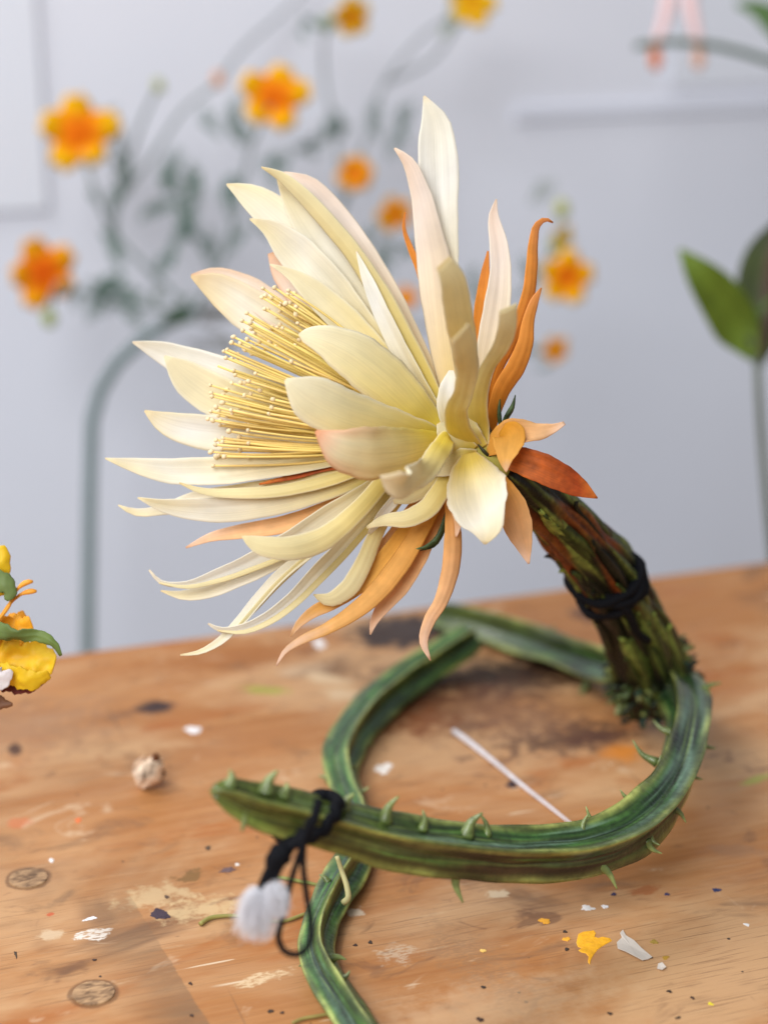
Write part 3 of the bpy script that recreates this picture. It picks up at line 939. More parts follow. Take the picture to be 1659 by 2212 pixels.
petal([(323, 1231, -10), (344, 1255, -10), (400, 1262, -8), (470, 1243, -4), (550, 1210, 0), (630, 1165, 2), (710, 1110, 2), (790, 1060, 0), (865, 1010, 0)],
      [4, 9, 14, 32, 44, 48, 42, 34, 26], 'in', -20, 34, 'white', 0.3, n=40)
petal([(348, 1276, 25), (392, 1286, 26), (445, 1277, 26), (510, 1250, 24), (590, 1212, 20), (670, 1165, 14), (765, 1100, 8), (855, 1030, 4)],
      [3, 20, 34, 42, 42, 38, 32, 26], 'in', 12, 22, 'cream', 0.35)
petal([(390, 1415, 0), (428, 1410, -2), (472, 1388, -4), (517, 1346, -6), (562, 1292, -6), (612, 1240, -4), (675, 1190, -2), (745, 1128, 0), (835, 1055, 0)],
      [3, 9, 16, 22, 26, 28, 26, 24, 22], 'in', 30, 26, 'cream', 0.35, n=40)
petal([(450, 1347, -20), (476, 1360, -22), (522, 1357, -24), (576, 1334, -24), (628, 1296, -22), (682, 1240, -18), (742, 1178, -14), (800, 1112, -10), (860, 1045, -6)],
      [4, 12, 20, 26, 32, 36, 36, 32, 26], 'in', -28, 34, 'white', 0.4, n=40)
petal([(677, 1284, -25), (708, 1296, -28), (752, 1272, -30), (784, 1222, -28), (806, 1170, -24), (832, 1118, -18), (872, 1065, -10)],
      [8, 28, 40, 38, 34, 30, 26], 'out', -12, 34, 'cream', 0.4, 0.03, tipround=0.05)
petal([(628, 1376, 0), (640, 1355, 0), (670, 1327, 0), (720, 1300, 2), (780, 1260, 4), (832, 1208, 4), (878, 1145, 4), (928, 1075, 2)],
      [3, 13, 24, 32, 38, 40, 36, 28], 'in', 0, 20, 'amber', 0.6, 0.03)
petal([(597, 1438, -15), (615, 1408, -16), (652, 1382, -18), (702, 1359, -20), (762, 1322, -22), (818, 1272, -22), (864, 1212, -20), (906, 1146, -16), (950, 1075, -10)],
      [3, 10, 18, 24, 34, 42, 44, 38, 28], 'out', 20, 30, 'amber', 0.65, n=40)
petal([(800, 1371, 25), (807, 1345, 25), (830, 1308, 24), (862, 1268, 22), (894, 1214, 20), (925, 1146, 14), (960, 1070, 8)],
      [3, 16, 32, 42, 46, 44, 32], 'in', 0, 22, 'peach', 0.75)
petal([(930, 1427, -35), (915, 1387, -38), (926, 1345, -40), (955, 1295, -42), (974, 1235, -42), (980, 1170, -38), (976, 1110, -30), (975, 1050, -20)],
      [3, 18, 25, 30, 38, 40, 28, 18], 'out', -15, 30, 'peach', 0.75, 0.10)
petal([(688, 1129, 20), (738, 1106, 18), (800, 1075, 12), (872, 1030, 8)], [4, 22, 28, 24], 'in', 10, 18, 'amber', 0.5)
petal([(648, 1148, 6), (715, 1102, 5), (785, 1055, 3), (850, 1020, 2)], [3, 13, 17, 16], 'out', 0, 20, 'yellow', 0.35)
petal([(797, 1153, -30), (806, 1140, -32), (828, 1108, -30), (860, 1072, -22), (900, 1030, -15)], [6, 15, 20, 22, 20], 'in', -20, 24, 'white', 0.4)
petal([(344, 1259, -16), (400, 1268, -16), (470, 1255, -14), (550, 1228, -12), (625, 1196, -8), (700, 1145, -4)], [3, 8, 10, 11, 10, 6], 'out', 20, 24, 'yellow', 0.3)
petal([(470, 1362, -30), (522, 1366, -32), (580, 1345, -32), (636, 1306, -30), (692, 1252, -24), (752, 1190, -18), (812, 1122, -12)], [3, 9, 13, 14, 14, 14, 12], 'out', 20, 24, 'yellow', 0.4)
petal([(505, 1362, -12), (548, 1318, -14), (600, 1262, -12), (655, 1212, -8), (720, 1160, -4)], [3, 12, 15, 14, 8], 'out', -20, 20, 'yellow', 0.35)
petal([(690, 1298, 30), (740, 1280, 30), (800, 1225, 26), (850, 1160, 18), (905, 1085, 10)], [6, 24, 32, 34, 28], 'in', 0, 18, 'peach', 0.6)
petal([(985, 1160, -48), (990, 1130, -46), (984, 1100, -38), (975, 1062, -26)], [4, 16, 20, 14], 'in', 30, 30, 'peach', 0.75)
# --- right side
petal([(1047, 1176, -230), (1049, 1148, -230), (1040, 1108, -205), (1031, 1066, -165), (1021, 1020, -110), (1013, 978, -50)],
      [5, 62, 112, 130, 94, 30], 'in', 4, 20, 'cream', 0.6, 0.06, closed_base=False)
petal([(1142, 1218, -60), (1131, 1178, -62), (1118, 1135, -62), (1103, 1090, -56), (1083, 1050, -45), (1062, 1012, -28)],
      [4, 36, 62, 62, 44, 26], 'in', 0, 20, 'peach', 0.9, closed_base=False)
petal([(1219, 914, -60), (1196, 925, -66), (1165, 932, -72), (1128, 935, -74), (1092, 945, -62), (1050, 972, -34)],
      [8, 18, 36, 54, 60, 30], 'in', -20, 22, 'peach', 0.9, 0.20, closed_base=False)
petal([(1093, 1020, -105), (1092, 998, -106), (1096, 968, -100), (1098, 938, -84), (1085, 925, -70)],
      [3, 26, 56, 66, 24], 'in', 12, 14, 'amber', 0.9, 0.05, closed_base=False)
petal([(1290, 1076, -40), (1252, 1054, -50), (1200, 1026, -58), (1150, 1004, -56), (1095, 988, -40), (1062, 985, -22)],
      [3, 40, 60, 62, 46, 26], 'in', -6, 18, 'rust', 0.9, closed_base=False)
# --- near petals in front of the throat
petal([(645, 722, -120), (688, 730, -125), (755, 760, -120), (830, 816, -100), (892, 876, -65), (948, 936, -25)],
      [20, 56, 98, 108, 88, 40], 'out', 12, 15, 'front', 0.3, tipround=0.05)
petal([(617, 820, -250), (655, 848, -250), (728, 888, -225), (808, 914, -170), (882, 932, -105), (945, 948, -45)],
      [8, 80, 104, 94, 72, 38], 'out', 2, 16, 'front', 0.35)
petal([(682, 931, -300), (728, 964, -300), (790, 980, -265), (852, 978, -200), (912, 968, -120), (962, 955, -55)],
      [6, 76, 108, 104, 80, 42], 'out', -10, 18, 'front', 0.4, rim=(0.86, 0.44, 0.26))
petal([(842, 1024, -480), (862, 1044, -450), (900, 1030, -370), (932, 1002, -250), (955, 965, -140), (975, 945, -60)],
      [36, 54, 52, 46, 46, 30], 'out', -35, 18, 'front', 0.5, 0.12, rollbase=15)
petal([(792, 1140, -65), (828, 1124, -72), (878, 1119, -78), (920, 1098, -72), (948, 1062, -60), (970, 1020, -42)],
      [5, 24, 38, 44, 42, 32], 'out', 16, 34, 'yellow', 0.55)
petal([(850, 1085, -40), (882, 1072, -42), (920, 1050, -44), (950, 1015, -38), (980, 985, -28)],
      [8, 34, 40, 42, 32], 'out', 0, 30, 'yellow', 0.6)
petal([(985, 878, -60), (996, 900, -62), (1015, 935, -56), (1040, 968, -36)],
      [14, 38, 46, 30], 'out', 20, 16, 'yellow', 0.8, 0.12, rollbase=-20)
petal([(950, 912, -75), (965, 935, -75), (990, 958, -62), (1020, 975, -40)],
      [16, 44, 50, 34], 'out', 20, 16, 'yellow', 0.7, 0.12, rollbase=-20)
petal([(930, 1020, -60), (960, 1005, -66), (990, 995, -58), (1030, 988, -36)],
      [20, 50, 52, 34], 'out', 20, 16, 'yellow', 0.8, 0.12, rollbase=-20)

# --- stamens
TIPS = [(615, 170), (715, 155), (835, 180), (605, 245), (690, 255), (735, 290), (775, 295), (810, 295), (900, 320), (900, 390), (915, 475),
        (630, 355), (740, 425), (475, 380), (435, 440), (505, 460), (785, 515), (930, 625), (440, 540), (545, 560), (360, 580), (345, 630),
        (480, 610), (585, 630), (725, 680), (890, 665), (860, 795), (305, 690), (275, 710), (295, 775), (345, 785), (390, 795), (225, 835),
        (375, 910), (550, 900), (645, 900), (490, 980), (630, 1020), (590, 1050), (700, 1120), (160, 1000), (170, 1075), (175, 1110),
        (265, 1165), (210, 1195), (165, 1225), (340, 1215), (350, 1255), (310, 1280), (230, 1275), (140, 1300), (180, 1305), (690, 1190),
        (665, 1250), (580, 1325), (560, 1375), (485, 1400), (320, 1400), (270, 1455), (210, 1475), (265, 1500), (205, 1530), (370, 1515),
        (490, 1505), (165, 1575), (210, 1615), (280, 1625), (185, 1710),
        (760, 330), (850, 300), (560, 500), (640, 590), (420, 640), (330, 720), (450, 830), (300, 1050), (420, 1200), (300, 1330), (410, 1450), (260, 1560)]
rx_ = random.Random(5)
for k in range(46):
    yy = rx_.uniform(220, 1640)
    TIPS.append((np.interp(yy, [200, 640, 1000, 1300, 1650], [640, 380, 250, 200, 230]) + rx_.uniform(0, 300), yy))
for k, (x, y) in enumerate(TIPS):
    u, v = 414.75 + x * 0.25, 580.65 + y * 0.25
    late = k >= 68
    d = random.uniform(20, 70) if late else random.uniform(-45, 45)
    sl = np.interp(v, [610, 740, 850, 960, 1010], [0.66, 0.47, 0.27, 0.10, 0.0]) + random.uniform(-0.03, 0.03)
    run = min(260, 0.62 * (930 - u))
    tip = np.array([u, v, d])
    ctl = np.array([u + run, v + run * sl, d * 0.8 + random.uniform(-8, 8)])
    bs = np.array([926 + random.uniform(-12, 12), 946 + random.uniform(-16, 16), d * 0.25])
    q = np.linspace(0, 1, 13)[:, None]
    bz = (1 - q) ** 2 * tip + 2 * q * (1 - q) * ctl + q ** 2 * bs
    bz[:, 1] += np.sin(q[:, 0] * 6 + k) * 2.2
    path = np.array([P(*p) for p in bz])
    G = Geo()
    pr = random.uniform(2.5, 3.3) * D0 / F
    cl = np.array([0.76, 0.55, 0.15]) * random.uniform(0.9, 1.08) + np.array([0, random.uniform(-.02, .05), 0])
    vt, ft = tube_geo(path, np.linspace(pr * 0.9, pr, len(path)), 6)
    tt = np.repeat(np.linspace(0, 1, 13), 6)
    ct = np.outer(1 - tt, cl * np.array([1.04, 1.06, 1.4])) + np.outer(tt, cl * np.array([0.98, 1.0, 0.7]))
    G.add(vt, ft, np.vstack([ct, ct[0], ct[-1]]))
    if (x, y) != (225, 835):
        hr = random.uniform(4.2, 6.2) * D0 / F
        vb, fb = ball_geo((0, 0, 0), hr, 9, 7, (1, 1, random.uniform(0.8, 1.25)), 0.07, k)
        rot = Matrix.Rotation(random.uniform(0, 3), 3, 'Y')
        vb = vb @ np.array(rot).T + path[0]
        G.add(vb, fb, np.array([0.80, 0.65, 0.40]) * random.uniform(0.92, 1.08))
    G.build('stamen', M_fil, head, origin=path[-1])


# --- sepals (small dark green)
def sepal(pts, w_, colr=(0.045, 0.075, 0.025)):
    R = catmull([list(P(*q)) for q in pts], 12)
    r = np.interp(np.linspace(0, 1, 12), [0, 0.35, 0.8, 1], [0.15, 1, 0.8, 0.5]) * w_ / 2 * D0 / F
    vt, ft = tube_geo(R, r, 8, lambda t, th: 0.6 + 0.4 * np.abs(np.cos(th)))
    cs = np.array([np.array(colr) * (1 + 0.8 * nz(p, 400)) for p in vt])
    return mesh_obj('sepal', vt, ft, M_stem, head, cs, origin=R[-1])


sepal([(1080, 858, -20), (1078, 885, -22), (1082, 930, -18), (1086, 965, -10)], 14)
sepal([(1113, 853, -30), (1106, 880, -32), (1092, 905, -26), (1084, 945, -14)], 15)
sepal([(887, 1187, -20), (915, 1183, -22), (942, 1165, -24), (958, 1130, -22), (975, 1075, -12)], 12)
sepal([(905, 1190, -8), (935, 1180, -10), (955, 1152, -12), (968, 1100, -10)], 10)
sepal([(1052, 905, -30), (1060, 940, -30), (1075, 985, -14)], 10, (0.03, 0.04, 0.015))
sepal([(1028, 955, -42), (1048, 978, -42), (1075, 1000, -26)], 9, (0.03, 0.03, 0.012))

# ------------------------------------------------------------------ flower stem
SP = [(1078, 1008, 0.656, 46), (1130, 1050, 0.668, 48), (1190, 1105, 0.686, 54), (1250, 1170, 0.706, 60), (1305, 1240, 0.727, 65),
      (1345, 1310, 0.747, 66), (1378, 1380, 0.768, 72), (1400, 1440, 0.785, 78), (1412, 1492, 0.797, 80)]
pts = np.array([list(at(u, v, d)) + [r * d / F] for u, v, d, r in SP])
R = catmull(pts, 110)
ph0 = rng.uniform(0, 6.28, 4)


def stem_prof(t, th):
    s = t * 9
    r = 1 + 0.13 * np.abs(np.sin(2.5 * th + 0.7 * math.sin(s * 0.6))) ** 0.7 - 0.06
    r = r + 0.05 * np.sin(6 * th + 2.2 * math.sin(s * 0.9 + 1)) * math.sin(s * 1.3)
    r = r + 0.035 * np.sin(11 * th + s * 1.4) + 0.03 * np.sin(3 * th - s * 3)
    return r


SEG = 72
vt, ft = tube_geo(R[:, :3], R[:, 3], SEG, stem_prof)
nn = len(R)
thv = np.tile(np.linspace(0, 2 * math.pi, SEG, endpoint=False), nn)
tv = np.repeat(np.linspace(0, 1, nn), SEG)
T_, N_, B_ = frames(R[:, :3])
# fibre-like relief and paint streaks following the stem
axis_pt = np.repeat(R[:, :3], SEG, axis=0)
streak = np.array([mnoise.noise(Vector((math.cos(a) * 2.2, math.sin(a) * 2.2, t * 5.0))) for a, t in zip(thv, tv)])
streak2 = np.array([mnoise.noise(Vector((math.cos(a) * 5.5 + 9, math.sin(a) * 5.5, t * 8.0))) for a, t in zip(thv, tv)])
body = vt[:-2]
rel = body - axis_pt
body = axis_pt + rel * (1 + 0.16 * streak + 0.17 * streak2)[:, None]
vt = np.vstack([body, vt[-2:]])
green = np.array([0.060, 0.085, 0.014]); lime = np.array([0.24, 0.30, 0.06]); dark = np.array([0.008, 0.010, 0.005]); rust = np.array([0.28, 0.060, 0.010])
h = streak * 0.6 + streak2 - np.where(tv > 0.48, 0.10, 0.0)
cs = np.zeros((len(body), 3))
for i in range(len(body)):
    x = h[i]
    cc = green if x > -0.1 else dark
    if x > 0.02: cc = green + (lime - green) * min(1, max(0, (x - 0.12) / 0.24))
    else: cc = green + (dark - green) * min(1, (0.02 - x) / 0.10)
    ru = mnoise.noise(Vector((math.cos(thv[i]) * 1.6 + 3, math.sin(thv[i]) * 1.6 + 5, tv[i] * 4)))
    k = min(1, max(0, (ru - 0.0) / 0.25)) * min(1, max(0, (0.62 - tv[i]) / 0.15))
    cs[i] = cc + (rust * (1 + 0.5 * streak2[i]) - cc) * k * 0.85
cs = cs * 0.62
stem = mesh_obj('stem', vt, ft, M_stem, cactus, np.vstack([cs, cs[0], cs[-1]]), origin=R[-1, :3])

# flat painted scales lying along the stem
rs = random.Random(3)
for k in range(52):
    i0 = rs.randint(6, nn - 26)
    a0 = rs.uniform(0, 2 * math.pi)
    ln = rs.randint(14, 24)
    rows = []
    for q in range(9):
        i = min(nn - 1, i0 + int(ln * q / 8))
        a = a0 + 0.25 * math.sin(k) * q / 8
        rr_ = R[i, 3] * (1.06 + 0.05 * math.sin(q / 8 * math.pi)) + ((0.0028 if k % 3 == 0 else 0.0012) if q == 0 else (0.0008 if q == 1 and k % 3 == 0 else 0.0))
        nrm = N_[i] * math.cos(a) + B_[i] * math.sin(a)
        sd_ = -N_[i] * math.sin(a) + B_[i] * math.cos(a)
        wq = R[i, 3] * (0.13 + 0.12 * (k % 3)) * math.sin(math.pi * (0.08 + 0.80 * q / 8))
        cpt = R[i, :3] + nrm * rr_
        for s_, hh in ((-1, -0.0012), (0, 0.0004), (1, -0.0012)):
            rows.append(cpt + sd_ * wq * s_ + nrm * hh)
    fs = []
    for q in range(8):
        for j in range(2):
            fs.append((q * 3 + j, q * 3 + j + 1, q * 3 + j + 4, q * 3 + j + 3))
    base = (lime if rs.random() < 0.35 else (green if rs.random() < 0.6 else dark)) * rs.uniform(0.45, 0.95)
    cs2 = np.array([base * (1 + 0.6 * nz(p, 500)) for p in rows])
    o = mesh_obj('scale', rows, fs, M_stem, stem, cs2, origin=rows[1])
    md = o.modifiers.new('thickness', 'SOLIDIFY'); md.thickness = 0.0006


# ------------------------------------------------------------------ thorny branch
def vine_mesh(name, path4, parent, ribs, up, twist, n=130, seg=88, phase=0.0, hue=0.0, tipglow=0.0, hollow=0.30):
    pts = np.array([list(p) for p in path4])
    R = catmull(pts, n)
    sdd = rng.uniform(0, 100)

    sec = 2 * math.pi / ribs

    def delta(th):
        d_ = np.mod(th - phase + sec / 2, sec) - sec / 2
        return np.abs(d_)

    def prof(t, th):
        d_ = delta(th)
        r = math.cos(sec / 2) / np.cos(sec / 2 - d_)              # flat faces
        r = r * (1 - hollow * np.sin(d_ / (sec / 2) * math.pi * 0.5) ** 1.5)
        r = r + 0.07 * np.exp(-(d_ / 0.10) ** 2) * (1 + 0.6 * math.sin(t * 60 + sdd))
        r = r + 0.03 * np.exp(-((d_ - sec * 0.36) / 0.16) ** 2) * math.sin(t * 9 + sdd)
        r = r + 0.03 * np.sin(t * 23 + sdd) * np.cos(th * 2 + t * 5) + 0.018 * np.sin(t * 71 + th * 2) + 0.012 * np.sin(t * 140 + 3 * th)
        return r
    vt, ft = tube_geo(R[:, :3], R[:, 3], seg, prof, True, up, twist)
    th = np.tile(np.linspace(0, 2 * math.pi, seg, endpoint=False), n)
    tv = np.repeat(np.linspace(0, 1, n), seg)
    dl = delta(th)
    crest = np.exp(-(dl / 0.13) ** 2) + 0.22 * np.exp(-((dl - sec * 0.38) / 0.09) ** 2) * (0.5 + 0.5 * np.sin(tv * 17 + sdd))
    valley = np.clip(dl / (sec / 2), 0, 1) ** 2
    # painted per face: dark brown shade on the outer lower one, mint highlights above
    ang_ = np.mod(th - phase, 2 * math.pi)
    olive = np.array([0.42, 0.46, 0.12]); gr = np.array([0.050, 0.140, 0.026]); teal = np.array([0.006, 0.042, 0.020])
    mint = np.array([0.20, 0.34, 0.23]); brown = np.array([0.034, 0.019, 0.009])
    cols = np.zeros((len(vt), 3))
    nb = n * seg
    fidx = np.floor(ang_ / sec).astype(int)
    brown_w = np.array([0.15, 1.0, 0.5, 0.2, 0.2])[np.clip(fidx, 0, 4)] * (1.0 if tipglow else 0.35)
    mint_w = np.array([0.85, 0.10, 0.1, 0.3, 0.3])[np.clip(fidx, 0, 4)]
    for i in range(nb):
        a = mnoise.noise(Vector((math.cos(th[i]) * 2.5 + sdd, math.sin(th[i]) * 2.5, tv[i] * 8)))
        b_ = mnoise.noise(Vector((math.cos(th[i]) * 7 + sdd, math.sin(th[i]) * 7 + 7, tv[i] * 22)))
        c2 = mnoise.noise(Vector((math.cos(th[i]) * 6 + sdd, math.sin(th[i]) * 6 + 3, tv[i] * 14)))
        c0 = gr * (1 + 0.9 * b_ + hue)
        c0 = c0 + (teal - c0) * np.clip(valley[i] * 0.8 + a * 0.9, 0, 1)
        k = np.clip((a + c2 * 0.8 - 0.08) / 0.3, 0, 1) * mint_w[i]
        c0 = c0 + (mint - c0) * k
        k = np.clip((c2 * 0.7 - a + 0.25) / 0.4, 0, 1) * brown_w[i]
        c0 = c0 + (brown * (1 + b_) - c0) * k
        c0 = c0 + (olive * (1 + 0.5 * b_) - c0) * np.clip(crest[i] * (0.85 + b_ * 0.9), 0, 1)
        tipk = np.clip(1 - tv[i] / 0.22, 0, 1) * tipglow
        c0 = c0 + (np.array([0.22, 0.27, 0.05]) * (1 + 0.4 * b_) - c0) * tipk * 0.7
        endk = np.clip((tv[i] - 0.86) / 0.1, 0, 1) * tipglow
        c0 = c0 + (np.array([0.19, 0.27, 0.06]) * (1 + 0.4 * b_) - c0) * endk * 0.6
        cols[i] = c0 * 0.58 * (1 + 0.8 * np.clip(b_, -0.6, 0.6))
    cols[nb] = cols[0]; cols[nb + 1] = cols[nb - 1]
    o = mesh_obj(name, vt, ft, M_vine, parent, cols, origin=pts[len(pts) // 2, :3])
    return o, R


def at4(u, v, dep, rpx):
    return tuple(at(u, v, dep)) + (rpx * dep / F,)


BR = [at4(460, 1708, 0.550, 14), at4(480, 1712, 0.552, 30), at4(540, 1735, 0.557, 46), at4(620, 1756, 0.564, 52), at4(720, 1783, 0.575, 56), at4(850, 1817, 0.590, 59),
      at4(1000, 1838, 0.606, 60), at4(1130, 1845, 0.622, 60), at4(1250, 1836, 0.634, 61), at4(1350, 1800, 0.648, 62), at4(1420, 1740, 0.667, 60),
      at4(1460, 1670, 0.690, 55), at4(1480, 1600, 0.715, 53), at4(1486, 1540, 0.742, 53), at4(1466, 1493, 0.772, 56), at4(1415, 1468, 0.802, 60),
      at4(1330, 1446, 0.832, 50), at4(1240, 1416, 0.860, 48), at4(1140, 1382, 0.888, 48), at4(1050, 1354, 0.905, 46), at4(985, 1338, 0.915, 42), at4(950, 1332, 0.922, 30)]
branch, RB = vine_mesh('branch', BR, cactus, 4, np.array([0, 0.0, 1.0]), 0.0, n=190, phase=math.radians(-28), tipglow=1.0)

vine = empty('vine_piece', on_plane(700, 2060))
tag(vine, 'loose green cactus vine winding forward across the table under the thorny branch', 'vine')


def tab(u, v, rpx, lift=0.0):
    """centre of a vine lying on the table, resting at its own radius"""
    p = on_plane(u, v)
    r = rpx * dep_of(p) / F
    p = on_plane(u, v, r * 0.85 + lift)
    return tuple(p) + (r,)


VN = [tab(1020, 1372, 30, 0.012), tab(985, 1398, 38, 0.007), tab(920, 1440, 40, 0.002), tab(850, 1490, 42), tab(792, 1545, 44), tab(752, 1600, 44), tab(735, 1650, 42), tab(748, 1705, 38),
      tab(772, 1760, 36), tab(778, 1810, 38), tab(757, 1870, 42), tab(717, 1940, 42), tab(692, 2000, 38), tab(684, 2055, 40), tab(704, 2110, 44), tab(742, 2170, 46),
      tab(788, 2240, 48), tab(830, 2310, 46), tab(870, 2370, 30)]
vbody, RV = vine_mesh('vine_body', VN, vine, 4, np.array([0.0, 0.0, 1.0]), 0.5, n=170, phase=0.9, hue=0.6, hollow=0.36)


def thorn(parent, R, b0, t0, wpx=13, bend=0.12):
    # nearest point of the parent's centre line as seen from the front gives the depth
    dpt = np.array([dep_of(p) for p in R[:, :3]])
    uv = np.stack([829.5 + F * ((R[:, :3] - CAMP) @ RIGHT) / dpt, 1106 - F * ((R[:, :3] - CAMP) @ UP) / dpt], 1)
    i = int(np.argmin(((uv - np.array(b0)) ** 2).sum(1)))
    dep = dpt[i]
    b3 = at(b0[0], b0[1], dep); t3 = at(t0[0], t0[1], dep + random.uniform(-0.002, 0.001))
    c3 = R[i, :3]
    root = b3 + (c3 - b3) * 0.30
    ln = np.linalg.norm(t3 - root)
    side = norm(np.cross(t3 - root, FWD))
    midp = (root + t3) / 2 + side * ln * bend * random.choice((-1, 1))
    RR = catmull([root, midp, t3], 9)
    r = np.interp(np.linspace(0, 1, 9), [0, 0.3, 0.6, 1], [2.3, 1.45, 0.95, 0.25]) * wpx / 2 * dep / F
    vt, ft = tube_geo(RR, r, 8)
    tt = np.append(np.repeat(np.linspace(0, 1, 9), 8), [0, 1])
    cs = np.outer(1 - tt, (0.08, 0.115, 0.026)) + np.outer(tt, (0.24, 0.29, 0.10))
    cs = cs * np.array([[1 + 0.5 * nz(p, 600)] for p in vt])
    return mesh_obj('thorn', vt, ft, M_vine, parent, cs, origin=root)


for b0, t0, w_ in [((500, 1688), (497, 1663), 17), ((578, 1700), (600, 1664), 20), ((617, 1708), (620, 1690), 16), ((520, 1752), (523, 1797), 16),
                   ((748, 1732), (766, 1714), 16), ((835, 1760), (861, 1720), 16), ((915, 1778), (913, 1750), 12), ((1008, 1792), (1042, 1756), 18),
                   ((1052, 1792), (1036, 1757), 10), ((1256, 1796), (1271, 1757), 10), ((1292, 1776), (1265, 1742), 10), ((1353, 1716), (1339, 1706), 9),
                   ((1400, 1640), (1366, 1599), 11), ((1434, 1580), (1411, 1556), 10), ((1518, 1496), (1557, 1475), 11), ((1488, 1610), (1527, 1586), 8),
                   ((1520, 1602), (1546, 1617), 10), ((1492, 1666), (1517, 1684), 10), ((1456, 1750), (1481, 1777), 10), ((1464, 1742), (1475, 1757), 8),
                   ((1404, 1828), (1429, 1844), 10), ((1412, 1817), (1425, 1826), 8), ((1282, 1874), (1332, 1920), 14), ((988, 1880), (1000, 1950), 16),
                   ((1418, 1668), (1427, 1630), 8), ((1400, 1765), (1430, 1744), 9), ((1194, 1384), (1197, 1352), 12), ((1302, 1410), (1303, 1386), 10),
                   ((1262, 1490), (1259, 1522), 11), ((1136, 1415), (1120, 1432), 9)]:
    thorn(branch, RB, b0, t0, w_)
for b0, t0, w_ in [((752, 1658), (776, 1648), 9), ((775, 1708), (798, 1699), 8), ((780, 1858), (804, 1869), 13), ((728, 1956), (748, 1963), 11),
                   ((728, 2066), (748, 2073), 11), ((664, 2080), (646, 2088), 10), ((745, 2110), (756, 2097), 10), ((822, 1495), (812, 1480), 9),
                   ((790, 1600), (806, 1612), 9), ((700, 1690), (688, 1676), 9), ((700, 1900), (690, 1889), 9)]:
    thorn(vbody, RV, b0, t0, w_)

# rough crust where the stem grows out of the branch
G = Geo()
rc = random.Random(11)
cb = R[-1, :3]
for k in range(260):
    a = rc.uniform(0, 2 * math.pi)
    i = rc.randint(nn - 16, nn - 1)
    rr_ = R[i, 3] * rc.uniform(0.95, 1.22)
    nrm = N_[i] * math.cos(a) + B_[i] * math.sin(a)
    c_ = R[i, :3] + nrm * rr_
    s = rc.uniform(0.0006, 0.0018)
    vb, fb = ball_geo((0, 0, 0), s, 6, 5, (1, rc.uniform(0.4, 1), rc.uniform(0.7, 2.6)), 0.45, k)
    q = (Vector(nrm) + Vector((rc.uniform(-.5, .5), rc.uniform(-.5, .5), rc.uniform(-.5, .5)))).to_track_quat('Z', 'Y').to_matrix()
    vb = vb @ np.array(q).T + c_
    base = rc.choice([(0.05, 0.075, 0.02), (0.15, 0.18, 0.05), (0.012, 0.02, 0.012), (0.02, 0.045, 0.025), (0.22, 0.25, 0.10), (0.02, 0.03, 0.015)])
    G.add(vb, fb, np.array(base))
o = G.build('base_crust', M_stem, cactus, origin=cb)
tag(o, kind='stuff')

# ------------------------------------------------------------------ black wire tied round the stem
tie = empty('stem_tie', at(1330, 1280, 0.735))
tag(tie, 'black wire knotted round the thick flower stem', 'wire')
ic = 57


def ring_path(ic, tilt, n=40, grow=1.12, turns=1.0, slide=0.0):
    out_ = []
    for k in range(n + 1):
        a = 2 * math.pi * turns * k / n
        f = ic + tilt * math.cos(a - 0.6) + slide * k / n
        i = int(np.clip(f, 0, nn - 2)); fr = f - i
        c_ = R[i, :3] * (1 - fr) + R[i + 1, :3] * fr
        out_.append(c_ + (N_[i] * math.cos(a) + B_[i] * math.sin(a)) * R[i, 3] * (grow + 0.05 * math.sin(3 * a + tilt * 9) + 0.03 * math.sin(7 * a + tilt)))
    return np.array(out_)


for tl_, sl_ in ((4.5, 0), (-2.5, 2.5), (2.0, -2.0)):
    p_ = ring_path(ic + sl_, tl_)
    vt, ft = tube_geo(p_, 0.0021, 8, None, False)
    mesh_obj('loop', vt, ft, M_black, tie, np.tile((0.005, 0.0055, 0.008), (len(vt), 1)), origin=p_[0])
p_ = catmull([at(1328, 1292, 0.722), at(1345, 1308, 0.722), at(1362, 1335, 0.728), at(1378, 1370, 0.738), at(1400, 1384, 0.744)], 18)
vt, ft = tube_geo(p_, 0.0017, 8)
mesh_obj('tail', vt, ft, M_black, tie, np.tile((0.005, 0.0055, 0.008), (len(vt), 1)), origin=p_[0])
p_ = catmull([at(1305, 1290, 0.722), at(1285, 1285, 0.720), at(1262, 1275, 0.721), at(1247, 1263, 0.722)], 12)
vt, ft = tube_geo(p_, np.linspace(0.0022, 0.001, 12), 8)
mesh_obj('tail', vt, ft, M_black, tie, np.tile((0.005, 0.0055, 0.008), (len(vt), 1)), origin=p_[0])
vb, fb = ball_geo(at(1308, 1290, 0.722), 0.0042, 12, 9, (1.2, 1, 0.9), 0.15, 5)
mesh_obj('knot', vb, fb, M_black, tie, np.tile((0.005, 0.0055, 0.008), (len(vb), 1)), origin=at(1308, 1290, 0.722))

# ------------------------------------------------------------------ black cord with cotton ends on the branch
cord = empty('black_cord', at(655, 1760, 0.56))
tag(cord, 'black cord looped over the branch tip with fluffy white ends', 'cord')
DC = 0.546
dptB = np.array([dep_of(p) for p in RB[:, :3]])
uB = 829.5 + F * (RB[:, 0]) / dptB
ib = int(np.argmin(np.abs(uB[:80] - 672)))
TB, NB, BB = frames(RB[:, :3], np.array([0, 0.0, 1.0]))


def band(shift, g):
    out_ = []
    for k in range(33):
        a = 2 * math.pi * k / 32
        i = ib + int(round(shift - 2.4 * math.cos(a)*-1))
        out_.append(RB[i, :3] + (NB[i] * math.cos(a) + BB[i] * math.sin(a)) * RB[i, 3] * g)
    return np.array(out_)


for s_ in (-0.5,):
    p_ = catmull(band(s_, 1.08), 60)
    vt, ft = tube_geo(p_, 0.0019, 10, None, False)
    mesh_obj('loop', vt, ft, M_black, cord, np.tile((0.005, 0.0055, 0.008), (len(vt), 1)), origin=p_[0])


